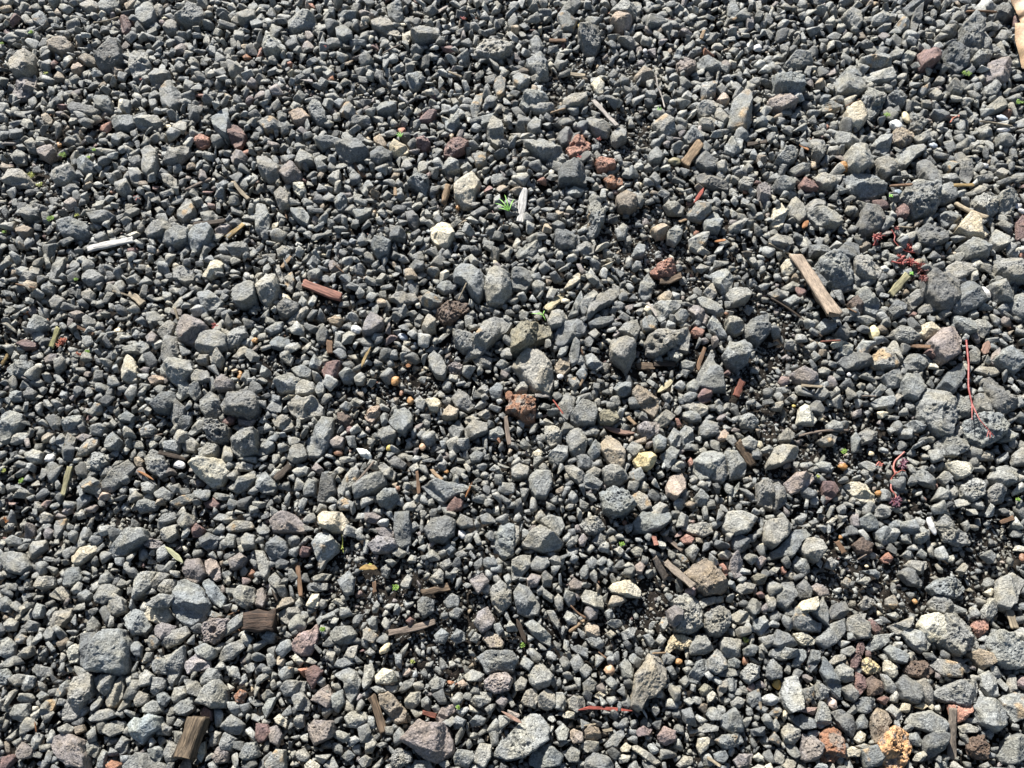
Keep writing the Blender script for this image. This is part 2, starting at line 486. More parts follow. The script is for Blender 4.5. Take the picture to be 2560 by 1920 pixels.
g 1215,1110 1260,1050 1330,1070 1340,1150 1250,1170 1220,1150
l 1010,1180 1050,1110 1100,1150 1090,1230 1030,1240
lv 1080,1150 1130,1090 1170,1130 1180,1200 1110,1230
g 965,1290 1030,1240 1080,1270 1050,1350 1010,1380
w 1175,1330 1240,1270 1340,1260 1380,1320 1320,1380 1280,1440 1220,1450 1180,1390
l 1280,1430 1310,1320 1420,1330 1410,1400 1370,1465
w 1380,1280 1450,1270 1520,1350 1510,1420 1420,1440 1400,1360
g 580,1390 640,1355 710,1370 760,1430 700,1475 620,1480
p 1030,1430 1100,1400 1140,1440 1120,1510 1060,1575 1010,1540 1000,1490
lV 580,1530 650,1495 740,1540 790,1620 740,1659 660,1680 600,1640
l 765,1540 800,1515 870,1560 900,1630 840,1650
w 900,1640 960,1590 1010,1620 1020,1690 900,1690
g 0,1370 50,1340 110,1370 100,1430 30,1445 0,1430
g 110,1440 160,1390 250,1400 260,1470 220,1560 150,1560 120,1510
wv 215,1100 270,1095 320,1150 320,1200 250,1230 215,1180
l 335,1360 400,1350 480,1420 440,1480 370,1420
l 450,1440 500,1410 590,1470 560,1510 480,1500
g 760,1400 830,1370 860,1430 820,1470 770,1440
w 480,1400 530,1370 580,1390 560,1430 510,1430
gv 1470,1040 1530,1020 1600,1080 1560,1120 1490,1100
gv 1590,1480 1659,1440 1700,1500 1690,1640 1600,1600
p 1325,1170 1380,1120 1405,1150 1380,1195 1330,1195
g 1185,1560 1230,1500 1280,1560 1250,1620 1200,1610
l 1475,1210 1540,1160 1590,1210 1570,1260 1500,1250
wv 500,1120 540,1100 570,1130 550,1165 505,1150
g 490,1270 540,1190 580,1220 570,1290 520,1320
g 240,1290 300,1220 360,1230 360,1300 300,1350 250,1330
gv 660,850 700,810 770,830 770,890 700,905
W 135,1280 170,1250 200,1270 190,1305 140,1310
o 1140,1330 1160,1300 1180,1340 1155,1370
b 420,1300 480,1290 550,1350 500,1380 430,1370
g 20,860 70,800 110,850 90,890 30,890
g 360,800 420,780 450,830 400,870
lV 1010,620 1060,600 1110,640 1070,680 1030,660
g 1095,690 1130,670 1190,690 1170,740 1110,730
g 970,900 1010,880 1045,920 1010,960
g 1135,830 1180,800 1220,840 1190,890 1140,870
g 1320,980 1350,960 1380,1000 1350,1030
w 1330,240 1300,170 1270,200 1240,240 1290,290
b 1110,900 1150,880 1200,910 1160,945 1110,940
w 740,1250 780,1200 840,1220 850,1260 790,1300
g 910,1180 960,1150 1010,1190 990,1250 930,1260
g 1390,1560 1430,1520 1475,1460 1470,1510 1430,1570
w 1500,1440 1550,1430 1560,1450 1510,1465
w 1505,1480 1560,1470 1575,1490 1520,1505
g 1470,1500 1520,1510 1600,1590 1560,1590
@24
lv 320,40 400,0 500,5 545,70 550,170 480,200 400,160 340,110
gv 550,30 600,5 680,10 740,80 720,140 640,150 570,110
W 90,60 120,25 160,40 170,100 130,125 100,110
d 1000,160 1060,110 1180,100 1250,150 1240,260 1180,350 1080,320 1030,260
d 1200,340 1270,170 1340,165 1380,220 1420,280 1340,340 1250,370
g 1210,380 1320,400 1330,500 1280,500 1220,440
g 1440,180 1520,150 1600,200 1590,290 1510,280
g 1550,280 1640,240 1700,300 1659,400 1600,370 1560,320
gv 1490,20 1600,0 1659,30 1659,160 1560,160 1500,90
l 1140,80 1230,30 1330,40 1340,90 1250,150 1160,120
g 895,270 950,230 1030,240 1000,300 940,345
g 580,230 640,205 700,250 740,300 700,375 630,350 600,290
dv 785,340 830,290 890,320 890,370 820,400
kv 525,300 570,265 620,310 610,370 550,340
b 320,450 370,400 440,430 430,480 350,500
d 430,510 480,440 530,490 520,540 450,540
g^ 410,370 460,330 480,370 440,410
d^ 255,130 290,105 340,120 390,170 370,200 310,185 270,165
l 0,240 60,215 140,225 130,260 40,265
l 95,200 160,165 210,180 190,215 110,220
W 960,460 1060,425 1120,470 1080,510 1030,530 980,500
M 1050,550 1130,460 1210,450 1260,540 1250,620 1150,680 1080,610
gv 810,490 860,450 930,470 990,530 920,560 840,540
l 580,590 620,535 690,580 660,620 600,625
w 465,590 500,545 555,570 540,640 480,640
d 450,680 540,620 640,640 680,690 600,720 510,730
lv 680,640 740,595 800,610 860,680 840,725 760,725 690,700
b 870,710 920,640 1020,635 1065,680 1010,730 900,735
g 760,620 820,535 850,600 865,690 820,640
l 740,780 840,735 875,790 860,840 790,850
g 865,820 900,760 990,760 1025,850 960,935 890,900
g 665,900 730,830 775,850 740,900 690,910
lv 985,940 1050,840 1130,870 1190,950 1215,1050 1190,1150 1110,1145 1030,1070 1000,1010
d 1105,850 1180,740 1270,685 1285,760 1240,840 1170,910
dv 1395,800 1440,780 1500,830 1640,960 1520,1030 1470,980 1420,880
g 1340,910 1420,880 1480,960 1470,1020 1350,1010
gV 1260,1090 1360,1025 1500,1030 1560,1090 1520,1160 1400,1230 1310,1190
b 1470,670 1540,600 1659,620 1680,690 1610,750 1530,720
w 1345,740 1380,710 1470,730 1490,770 1440,780
gv 1085,1210 1180,1150 1290,1190 1300,1250 1220,1295 1110,1280
W 195,1080 210,980 250,950 320,1060 300,1085
d 255,970 320,925 370,1000 340,1030 280,1010
m 150,760 230,730 320,750 320,800 260,840 180,800
w 320,740 360,715 410,740 390,770 330,765
w 0,1340 40,1240 130,1220 200,1250 180,1310 60,1360 0,1370
M 110,1470 180,1410 290,1410 305,1450 230,1510 150,1540
r 350,1500 360,1465 430,1465 465,1510 430,1560 380,1600
W 490,1490 560,1455 640,1480 690,1560 690,1600 600,1590 540,1540
dv 0,1500 70,1460 120,1520 130,1590 60,1640 0,1620
gv 590,1150 640,1115 710,1140 700,1190 620,1215
g 320,1200 400,1155 450,1170 430,1220 360,1230
g 380,1090 430,1060 490,1090 480,1130 390,1125
W 1140,1350 1200,1335 1300,1340 1350,1370 1300,1420 1240,1440 1190,1400
wv 1430,1440 1490,1370 1560,1350 1620,1410 1580,1480 1500,1490
lV 1265,1490 1340,1435 1410,1470 1390,1550 1330,1585 1270,1550
l 1590,1290 1640,1240 1680,1260 1680,1350 1600,1350
g 940,1400 1010,1380 1090,1450 1090,1500 1020,1480 960,1440
g 1100,1440 1140,1395 1190,1440 1150,1485
w 1070,1580 1120,1495 1180,1530 1160,1580
w 1160,1540 1210,1490 1240,1540 1190,1590
gv 1420,1540 1460,1485 1540,1510 1530,1590 1450,1600
l 1370,1290 1420,1255 1475,1280 1460,1320 1380,1320
l 1480,1310 1540,1270 1560,1310 1500,1345
g 545,1170 570,1140 600,1200 590,1260 550,1270
b 665,950 740,910 810,930 800,980 700,980
w 805,940 840,890 875,910 850,970
w 1500,1200 1550,1120 1610,1160 1590,1200
g 700,1640 740,1605 800,1640 780,1690 700,1690
w 1200,1140 1240,1080 1270,1150 1230,1175
gv 1205,1020 1220,890 1260,930 1310,960 1290,1030 1240,1050
m 1440,680 1450,640 1510,580 1500,640 1470,700
g 105,280 170,250 210,290 150,320
g 110,570 150,530 180,560 170,600 120,595
g 1310,620 1350,580 1380,620 1370,690 1320,680
r 1020,620 1060,590 1100,620 1080,660 1040,640
gv 600,150 680,150 700,170 640,200 610,190
g 980,340 1020,300 1090,350 1050,370 990,370
g 1110,370 1150,340 1180,380 1140,400
w 560,400 640,380 710,410 650,445
g 740,410 780,400 800,450 740,450
b 565,890 600,865 620,900 590,925
m 545,1010 600,995 610,1030 560,1050
g 1340,420 1410,410 1440,470 1400,530 1340,490
l 1490,340 1530,300 1570,350 1530,380
p 1070,670 1110,645 1150,680 1110,700
g 400,900 340,840 300,900 360,930
w 50,950 100,930 90,1000 20,990
g 75,1160 130,1110 180,1150 150,1200 80,1190
g 890,1090 960,1060 1030,1080 1010,1130 930,1140
g 300,1350 350,1330 400,1350 390,1400 320,1380
@31
w 1150,60 1200,5 1260,30 1260,80 1200,105 1160,90
g 1005,90 1060,20 1120,0 1140,40 1080,80 1030,110
g 1040,150 1060,90 1140,80 1150,150 1100,190 1050,180
r 1235,120 1280,80 1325,110 1300,160 1250,160
d 1290,170 1340,130 1420,160 1400,220 1340,245 1300,220
w 1465,100 1520,60 1620,60 1640,100 1560,120 1480,125
g 340,150 370,60 430,45 420,100 370,180
g 175,280 210,190 290,180 290,230 230,280 190,310
W 460,290 520,230 610,205 625,250 560,300 500,345 465,320
g 5,290 70,255 150,270 190,350 150,400 60,390 10,340
g 690,260 760,180 830,110 950,120 960,180 880,220 810,270 730,290
mV 945,215 980,175 1045,190 1040,235 980,240
g 400,460 430,370 500,350 520,430 470,480 420,480
w 215,480 260,420 340,420 345,470 270,505
w 310,540 390,480 440,510 445,570 380,570
w 850,550 870,400 1000,385 980,470 920,530 870,560
g 970,480 1030,390 1100,400 1060,440 1000,500
w 1015,500 1060,440 1140,440 1130,510 1060,535
W 930,670 960,610 1080,620 1110,680 1050,730 960,700
g^ 940,600 1040,530 1130,540 1080,610 1000,620
b 1110,590 1150,450 1200,435 1290,490 1345,590 1320,680 1240,755 1150,690 1110,640
m 1185,380 1210,310 1290,300 1330,400 1270,460 1200,430
M 1325,320 1380,290 1420,360 1430,430 1390,445 1340,390
b 1305,450 1360,430 1460,560 1430,620 1380,590 1330,510
w 1510,520 1560,480 1640,490 1650,580 1590,625 1530,590
gv 805,690 850,630 920,640 970,740 940,780 870,790 820,740
w 700,600 750,530 800,570 810,640 740,670 700,640
g 600,550 640,480 700,460 770,500 750,560 680,600 610,580
w 330,730 360,650 460,620 460,670 400,740 340,750
b 500,550 550,500 590,530 570,575 520,575
l 575,1000 620,880 690,765 780,765 815,850 800,1030 750,1055 680,1030 590,1025
d 510,900 520,790 600,780 630,830 590,860 560,990 520,1000
MV 1325,740 1370,690 1470,700 1460,770 1390,850 1320,840
g 1050,850 1110,770 1200,740 1220,790 1160,850 1080,880
m 1000,760 1050,715 1130,740 1110,800 1050,830 1010,800
g 960,840 990,800 1040,830 1010,880 970,885
lv 390,1340 430,1200 490,1070 550,1040 600,1080 590,1180 530,1240 490,1330 420,1360
w 680,1230 720,1130 780,1060 800,1090 790,1200 740,1265 700,1265
g 595,1090 650,1050 740,1060 720,1150 680,1190 640,1150
w 895,1060 940,1025 990,1060 980,1110 910,1130
l 975,1170 990,1070 1075,1080 1060,1140 1000,1190
w 860,1210 900,1160 960,1180 950,1240 880,1260
g 1060,930 1120,920 1190,870 1190,970 1150,1060 1100,1130 1080,1080 1090,980
l 985,990 1020,940 1090,960 1080,1050 1000,1045
W 430,900 480,855 520,880 500,970 450,980
w 0,830 40,810 95,860 80,920 30,945 0,930
w 20,720 60,685 110,710 90,765 40,770
w 90,700 150,590 180,570 170,630 110,700
s 1190,980 1270,920 1350,970 1360,1010 1280,1030 1215,1045 1195,1010
l 1255,880 1330,850 1400,890 1395,930 1350,960 1270,920
g 1415,950 1460,870 1560,825 1580,880 1500,950 1430,970
g 1295,1080 1350,1010 1410,1020 1430,1080 1360,1110 1300,1120
w 1280,1230 1340,1130 1410,1090 1460,1150 1460,1260 1380,1270
g 1180,1080 1260,1090 1320,1150 1290,1200 1230,1180
w 1105,1200 1130,1140 1190,1130 1210,1180 1160,1230 1120,1230
b 1135,1260 1190,1210 1245,1200 1255,1280 1200,1320 1140,1310
w 930,1270 980,1220 1045,1240 1050,1290 1000,1310 940,1300
a 820,1380 860,1330 920,1350 960,1310 1030,1330 1040,1400 970,1440 910,1500 850,1460
l 570,1340 620,1290 720,1270 750,1320 680,1350 600,1360
b 65,1310 100,1250 180,1240 185,1320 140,1360 80,1340
g 250,1290 300,1220 370,1210 340,1280 270,1340
m 315,1480 400,1430 540,1480 555,1580 560,1659 430,1640 350,1570
m 90,1550 140,1490 210,1540 190,1590 130,1600
g 670,1380 740,1350 800,1360 800,1420 720,1455 675,1430
g 745,1530 790,1450 830,1480 820,1550 770,1580
g 780,1659 870,1560 940,1570 1060,1640 1080,1700 860,1710
n 680,1640 720,1610 790,1630 780,1680 690,1690
r 0,1590 90,1570 100,1600 50,1659 0,1659
l 1065,1540 1100,1490 1160,1520 1150,1590 1080,1630
l 960,1540 1040,1510 1060,1560 1030,1620 970,1580
W 1275,1590 1290,1510 1330,1485 1330,1560 1300,1620
l 1430,1500 1460,1425 1530,1470 1490,1550 1440,1540
g 1440,1390 1500,1310 1580,1380 1550,1440 1480,1440
r 1295,1310 1320,1260 1380,1290 1370,1350 1310,1350
mV 1375,1590 1410,1520 1480,1560 1470,1620 1400,1630
gv 1550,1590 1600,1500 1659,1490 1680,1580 1600,1610
g 560,1490 600,1460 640,1530 620,1600 570,1570
g 625,1640 660,1540 690,1560 670,1659 630,1659
nV 1515,1190 1560,1150 1595,1170 1570,1240 1530,1230
g 30,180 80,150 130,170 140,215 50,215
l 130,1150 180,1060 225,1070 210,1130 150,1160
g 80,1090 120,1050 180,1060 160,1110 100,1130
g 200,1020 240,990 320,1010 330,1060 250,1070
w 110,930 150,880 210,870 210,920 150,950
b 840,870 880,830 920,870 910,940 870,930
w 915,970 950,910 985,910 970,960 930,980
g 280,800 320,740 370,770 350,820 290,835
w 230,40 290,0 340,20 320,60 260,70
m 280,140 310,100 345,120 330,170 290,175
l 1360,1480 1390,1420 1430,1430 1410,1500 1370,1520
l 1120,1380 1160,1330 1200,1350 1170,1395
g 1460,800 1420,770 1500,700 1570,650 1570,730
g 1465,180 1480,140 1530,150 1520,220 1480,225
g 1560,170 1600,140 1650,150 1650,230 1580,240
l 1320,660 1370,640 1450,670 1400,690
m 1480,310 1550,260 1600,300 1570,350 1500,370
w 940,1300 990,1330 1000,1390 940,1440 910,1400
g 570,720 610,680 640,730 620,790 560,770
g 640,470 650,410 700,380 730,430 700,460
g 205,650 240,590 290,610 280,680 220,690
g 0,570 40,540 80,600 50,650 0,640
g 155,740 190,700 250,720 240,770 180,780
l 90,830 130,790 170,810 150,850 100,850
gV 0,1030 40,1010 70,1060 40,1120 0,1110
b 230,1190 270,1160 310,1190 270,1220
g 350,1190 400,1110 440,1090 440,1140 390,1200
l 585,1280 640,1195 670,1190 650,1250 610,1290
w 760,1280 810,1200 850,1195 830,1250 780,1295
g 1010,1180 1060,1165 1100,1210 1060,1260 1020,1230
l 200,1490 230,1430 270,1450 250,1520 210,1540
w 380,1400 430,1370 480,1400 460,1430 390,1440
B 480,1390 540,1380 550,1420 500,1440
g 1000,1400 1060,1370 1110,1400 1090,1450 1020,1440
@32
m 90,60 150,0 240,10 320,90 310,125 200,130 110,120
W 405,40 440,0 550,0 595,60 560,120 490,125 420,90
l 365,210 400,140 460,130 530,210 520,250 450,310 415,370 390,290
d 60,240 130,150 190,190 210,250 160,300 90,310
d 890,100 900,0 990,0 1000,100 1000,200 940,230 910,200
mv 725,210 790,150 900,180 910,230 850,260 760,260
mv 780,110 840,95 900,130 880,180 800,150
dv 1085,110 1150,40 1230,25 1290,60 1280,140 1220,195 1130,180
b 1295,70 1330,20 1400,40 1410,90 1330,105
gv 1545,180 1580,90 1640,70 1670,90 1670,270 1600,300 1560,240
w 0,250 50,260 85,330 80,420 50,450 20,370
b 525,440 600,380 635,430 625,520 580,540 550,490
b 330,480 350,460 460,460 460,500 390,515 335,505
W 325,610 360,530 405,530 400,610 360,620
T 135,610 170,560 240,545 250,580 200,610 140,635
w 135,660 190,620 290,615 290,650 200,725 160,700
P 235,860 290,790 360,760 390,725 400,780 380,850 350,920 290,930 240,890
g 485,790 520,745 610,740 650,790 610,850 540,860 495,830
r 320,1030 380,990 430,1030 400,1090 360,1145 330,1090
g 715,700 780,680 785,770 750,780
g 690,760 730,750 790,800 760,850 700,830
w 1120,430 1190,365 1220,400 1210,460 1140,460
w 935,470 980,400 1010,430 990,490 950,490
m 1380,440 1470,395 1510,450 1440,530 1420,500
gv 1515,500 1580,440 1650,490 1650,590 1580,655 1530,590
m 1415,720 1440,650 1500,610 1545,700 1520,750 1460,780
TV 1470,820 1500,775 1560,790 1605,850 1590,885 1520,880
b 1215,580 1270,525 1320,550 1310,610 1240,620
b 1250,650 1300,620 1345,630 1310,690 1260,680
dv 1045,580 1080,545 1150,570 1150,640 1090,680 1050,640
b 1155,800 1200,750 1250,790 1220,850 1170,840
b 1260,820 1300,755 1350,780 1355,830 1300,850
bv 1430,940 1500,895 1659,905 1690,960 1659,1030 1560,1030 1500,1045 1470,990
MV 1480,1100 1520,1050 1620,1040 1659,1090 1640,1150 1560,1175 1500,1150
w 1345,1060 1400,1020 1475,1050 1460,1095 1370,1095
W 770,1060 820,1010 890,1030 910,1090 850,1115 780,1110
l 690,1120 700,1000 750,980 765,1040 740,1110 700,1150
l 745,1140 800,1120 845,1160 790,1180
g 510,1060 590,1000 650,1040 680,1100 650,1180 610,1240 580,1190 570,1100
g 160,1140 210,1090 320,1100 310,1160 240,1190 180,1190
g 225,1180 300,1160 350,1250 340,1290 260,1280
m 355,1220 400,1160 460,1120 490,1180 480,1280 410,1240
g 490,1180 560,1150 575,1230 530,1300 490,1270
Bv 800,1190 860,1170 920,1230 970,1290 970,1360 900,1370 850,1300 810,1250
w 965,1220 1000,1170 1065,1165 1060,1230 1010,1285 970,1260
M 1165,1340 1200,1270 1270,1250 1295,1290 1240,1330 1190,1370
w 575,1330 620,1290 710,1300 720,1350 650,1400 590,1390
mv 335,1390 380,1350 500,1360 510,1430 470,1470 370,1510 350,1450
M 940,1480 990,1420 1060,1350 1100,1370 1220,1370 1275,1500 1270,1570 1170,1625 1080,1590 1010,1520
W 120,1340 150,1310 200,1350 190,1400 140,1370
w 240,1370 270,1300 310,1320 310,1390 260,1410
r 0,1370 70,1380 100,1430 60,1480 0,1500
m 80,1400 140,1380 165,1450 140,1520 100,1490
l 590,1470 640,1450 680,1480 600,1525
gV 870,1600 920,1530 1000,1560 1010,1610 930,1659 880,1650
l 1000,1659 1030,1610 1120,1610 1145,1659 1070,1690
l 660,1610 710,1575 750,1600 740,1640 690,1659
l 260,1560 310,1530 345,1580 330,1620 270,1610
l 60,1620 130,1540 185,1545 190,1659 60,1670
W 310,1640 350,1605 415,1640 410,1680 320,1680
g 1280,1590 1310,1540 1400,1550 1420,1590 1370,1659 1290,1640
w 1400,1610 1450,1500 1525,1510 1520,1590 1480,1659
b 1270,1360 1300,1320 1360,1350 1340,1400 1290,1410
b 1385,1360 1430,1310 1490,1340 1470,1380 1400,1390
w 1390,1220 1440,1165 1530,1170 1520,1230 1450,1265 1400,1250
m 1555,1230 1600,1190 1640,1220 1600,1280
gv 1120,1110 1160,1060 1230,1090 1210,1140 1150,1160
g 920,1160 960,1100 1030,1070 1010,1130 950,1170
w 890,640 910,590 940,620 920,670
g 1530,730 1580,720 1605,770 1570,810
w 560,960 600,880 660,860 640,950 590,980
W 230,945 260,920 310,970 280,1000
T 130,950 160,920 190,960 170,1000 140,990
d 120,320 170,300 215,320 190,360 130,365
w 360,430 430,400 485,400 460,440 380,450
g 80,440 120,390 160,440 150,500 100,490
m 690,10 760,0 810,30 770,70 710,60
r 270,260 310,225 355,230 340,280 290,290
b 900,920 945,920 940,1020 905,990
w 710,1480 750,1440 780,1500 750,1560 710,1570
l 265,230 330,160 360,150 320,200
gv 810,370 850,330 870,370 850,425 815,410
w 840,320 880,305 910,325 880,355
g 1185,340 1250,300 1270,340 1220,380
g 1250,400 1290,355 1315,370 1270,460
w 1385,830 1420,780 1460,800 1430,850
r 970,710 1000,680 1025,700 1000,740
m 0,510 40,490 70,560 50,620 0,610
b 1215,230 1250,205 1295,240 1250,280
g 1290,270 1340,240 1370,280 1310,300
w 700,910 740,880 775,910 740,930
g 35,810 80,770 130,790 110,850 60,850
g 70,890 130,870 120,950 80,930
g 455,910 480,880 515,910 500,990 460,950
g 140,1050 180,1000 240,1010 230,1070 170,1090
p 955,1060 990,1010 1010,1030 980,1070
w 755,620 780,570 800,600 780,650 755,650
b 910,80 850,20 820,0 880,0 890,60
g 1050,160 1080,150 1090,200 1060,210
p 1300,1110 1340,1085 1375,1120 1340,1140
l 770,1510 820,1490 850,1500 810,1530
l 130,1200 100,1280 60,1340 40,1270 80,1210
w 25,1190 80,1150 110,1180 60,1230
g 550,1590 600,1540 640,1580 600,1620
g 590,940 640,980 560,1010 510,1000 530,960
@33
g 785,70 850,0 1020,0 1030,50 960,110 870,130 800,120
w 1370,90 1400,0 1560,0 1590,40 1530,130 1450,150 1390,125
w -30,90 0,80 45,90 45,180 0,255 -40,240
w 60,210 130,120 190,95 260,140 330,195 310,235 210,255 130,230
w 185,60 250,20 320,30 340,90 300,160 230,110
lV 440,80 500,30 580,50 600,100 540,140 480,130
g 520,190 560,130 610,150 600,200 560,215
wv 1110,100 1160,75 1290,75 1300,130 1240,160 1150,130
d 1420,170 1430,120 1540,190 1520,240 1470,270 1430,230
o 1095,170 1130,145 1180,175 1160,205 1110,200
Bv 1120,400 1200,330 1260,300 1360,380 1410,480 1360,520 1260,530 1180,480 1130,440
g 1130,240 1170,205 1210,250 1180,320 1140,280
m 1415,310 1450,260 1495,330 1490,410 1450,430 1410,370
o 1350,340 1370,330 1410,400 1385,415
K 1555,420 1590,395 1650,420 1640,460 1590,470
w 0,320 60,280 120,280 120,340 60,420 0,440
d 115,340 160,285 230,290 240,340 190,385 130,370
w 240,310 270,285 340,300 330,350 280,365
m 100,430 130,390 190,420 160,480 100,490
g 190,410 220,375 265,420 250,480 200,480
m 370,460 400,430 470,460 440,500 380,500
b 480,320 520,290 560,320 530,370 490,365
M 795,350 830,320 865,345 840,400 805,390
W 630,490 660,460 770,440 840,510 830,550 740,545 650,515
T 625,600 650,540 720,550 745,570 700,600 640,615
w 450,540 480,500 560,520 600,570 590,620 530,620 460,580
b 10,530 50,465 110,490 180,600 170,660 90,670 40,650
b 335,560 345,510 410,530 410,590 370,610
w 275,560 300,530 330,560 330,630 300,640 280,600
m 470,650 480,615 560,630 550,690 500,700
g 225,640 270,640 310,720 300,760 250,700
l 335,680 360,640 430,670 420,730 370,730
g 85,720 140,700 190,740 250,800 250,870 190,840 130,790
T 475,740 500,710 560,740 570,800 520,830 480,790
g 480,820 560,800 600,860 570,890 520,870
d 380,880 430,860 490,890 490,950 430,920
wV 1040,580 1130,530 1200,560 1240,660 1230,740 1150,780 1060,760 1080,660
m^ 1005,640 1060,600 1115,640 1100,700 1060,745 1020,690
w 955,730 980,680 1020,680 1020,740 980,770
lV 1250,730 1260,660 1340,610 1410,640 1415,740 1350,800 1280,790
w 1205,600 1240,560 1370,545 1375,580 1280,600 1220,635
w 1420,670 1480,635 1550,660 1540,710 1480,725 1425,700
g 1520,620 1560,560 1620,590 1610,650 1560,670
g 1570,700 1640,670 1670,740 1620,800 1580,760
CV 1045,800 1110,800 1170,820 1180,860 1110,890 1060,880 1010,920 1000,880
g 1150,880 1190,800 1250,800 1310,890 1250,920 1160,920
w 1350,850 1370,815 1485,825 1480,935 1400,945 1360,900
b 1500,890 1550,855 1600,880 1570,930 1510,930
g 1265,960 1330,890 1385,930 1390,1010 1330,1050 1270,1020
w 870,970 890,920 970,950 1000,1020 1000,1110 930,1190 870,1210 830,1290 780,1250 790,1150 800,1060
bv 1140,1060 1200,970 1260,950 1270,1020 1200,1110 1150,1100
g 700,990 740,940 790,1020 780,1080 720,1070
lV 1490,1040 1540,985 1610,1000 1605,1070 1540,1110 1500,1080
l 1335,1150 1350,1090 1400,1080 1390,1160 1350,1200
g 1390,1100 1410,1060 1460,1090 1450,1160 1410,1165
w 105,1060 140,1000 200,990 270,1060 240,1120 170,1150 120,1110
w 60,1230 90,1160 150,1140 170,1200 150,1270 80,1250
w 165,1200 220,1145 280,1180 280,1260 230,1285 175,1260
g 285,1170 330,1170 355,1230 340,1290 280,1270
g 360,1220 400,1190 465,1200 475,1260 420,1300 370,1270
b 460,1110 500,1070 550,1110 530,1160 470,1170
W 525,1190 590,1150 620,1180 570,1215
lv -120,1580 -60,1480 20,1400 120,1310 180,1320 240,1400 230,1470 150,1540 80,1580 0,1600
W 320,1320 360,1290 410,1300 400,1340 340,1335
p 360,1440 400,1405 460,1430 460,1490 400,1500
B 470,1420 500,1380 560,1400 580,1460 530,1490 480,1470
P 805,1420 850,1385 910,1410 890,1445 820,1455
P 950,1450 990,1390 1055,1420 1060,1480 1000,1515 960,1490
W 1200,1520 1210,1470 1290,1455 1270,1530 1220,1575
gv 1320,1480 1370,1445 1470,1435 1505,1490 1450,1520 1380,1540
g 1360,1330 1440,1270 1500,1370 1510,1420 1430,1435 1360,1390
l 1260,1310 1290,1260 1360,1290 1360,1350 1290,1350
l 1190,1420 1250,1370 1340,1390 1330,1420 1240,1430
g 115,1600 150,1520 240,1505 330,1580 310,1640 190,1659 120,1640
l 280,1420 330,1370 370,1410 350,1480 300,1480
d 470,1630 530,1555 630,1590 670,1680 470,1690
w 770,1530 810,1510 920,1580 970,1630 940,1650 850,1590
W 705,1530 740,1495 775,1520 750,1555 710,1555
w 685,1590 720,1570 770,1580 750,1620 700,1630
m 1440,1610 1480,1570 1560,1570 1550,1630 1470,1659
W 1560,1590 1600,1560 1630,1590 1600,1620
g 600,1510 650,1450 720,1400 730,1450 680,1520 620,1530
g 330,1560 390,1520 440,1550 430,1620 370,1620
w 1070,1640 1120,1580 1170,1590 1180,1630 1090,1659
w 440,1510 490,1480 560,1490 560,1550 480,1560
w 1420,1230 1460,1195 1510,1220 1480,1270 1430,1260
K 1215,1150 1250,1110 1300,1140 1280,1190 1230,1190
w 1110,1220 1150,1200 1180,1230 1150,1260
b 1530,1180 1590,1150 1620,1230 1560,1270 1530,1230
l 710,780 760,750 810,750 790,810 730,830
W 605,790 640,765 675,790 640,820
w 10,1120 60,1065 100,1090 80,1150 20,1160
g 50,990 80,930 140,980 110,1030
d 1000,1010 1030,990 1070,1050 1040,1070
d 1550,1410 1640,1390 1640,1450 1560,1450
w 1340,270 1390,245 1440,270 1400,305 1350,300
w 1445,500 1490,455 1580,470 1560,520 1490,530
w 660,240 700,220 730,260 700,290
w 770,250 800,225 850,240 840,285 800,285
w 350,210 400,150 430,150 420,200 370,230
M 430,180 460,140 490,170 470,220 440,215
l 1060,270 1110,280 1150,320 1100,330
M 1570,320 1610,290 1650,310 1610,370
l 610,720 640,700 700,700 720,730 670,755
g 850,800 890,790 930,840 900,880
g 930,840 960,790 1000,830 970,870
g 600,650 640,620 670,680 620,700
l 560,1180 590,1210 620,1240 580,1260
g 900,1280 930,1240 960,1290 930,1330
w 1260,1180 1300,1160 1330,1190 1270,1240
g 1340,1060 1380,1010 1450,1020 1460,1060 1400,1070
g 1400,960 1440,945 1480,970 1470,1010 1400,1005
b 1310,1570 1370,1540 1400,1590 1370,1630 1320,1610
m 410,90 430,80 450,130 410,130
@34
w 0,60 80,45 165,75 140,140 40,230 -20,200 -30,120
b 20,260 70,230 170,120 240,105 280,150 220,190 160,290 90,290 10,310
w 205,230 260,165 340,190 360,260 320,320 240,280
g 590,50 650,10 720,60 720,110 650,115 605,90
k 555,210 600,170 680,210 670,260 590,265
o 735,300 770,265 815,295 790,330 750,325
b 695,130 750,95 790,120 790,200 750,215 710,170
wV 955,130 990,95 1050,120 1050,170 1000,205 960,180
gV 1090,100 1130,15 1190,60 1210,110 1280,130 1320,200 1240,210 1150,180 1130,130
w 895,340 920,315 1030,320 1030,360 990,400 930,370
d 850,400 900,360 950,390 1005,450 1000,480 920,470
lV 1040,490 1100,440 1190,415 1240,440 1280,500 1240,545 1160,550 1070,530
w 1475,500 1510,430 1590,395 1670,440 1620,560 1550,635 1480,600
gv 1045,590 1090,540 1160,560 1200,610 1140,660 1060,630
g 1160,620 1200,590 1280,630 1270,660 1170,650
w 1390,640 1440,560 1490,580 1490,650 1440,700 1400,690
W^ 185,620 230,575 330,545 335,600 300,640 200,640
g 155,690 180,620 230,640 270,700 350,720 340,770 230,770 160,740
g 270,650 340,600 350,550 390,640 390,740 320,690
d 390,660 430,600 500,580 520,650 490,690 400,695
g 515,690 560,670 640,720 665,810 590,820 530,770
g 300,830 370,780 400,730 510,690 510,770 440,850 380,880 330,850
Wv 165,790 240,780 310,830 300,860 230,865 185,835
d 30,860 60,760 130,790 190,860 150,880 80,885
gv 15,900 80,875 190,900 180,940 90,960 20,930
b 0,990 40,950 95,1010 90,1070 20,1085 0,1060
g 155,1000 200,890 250,890 250,940 200,1000
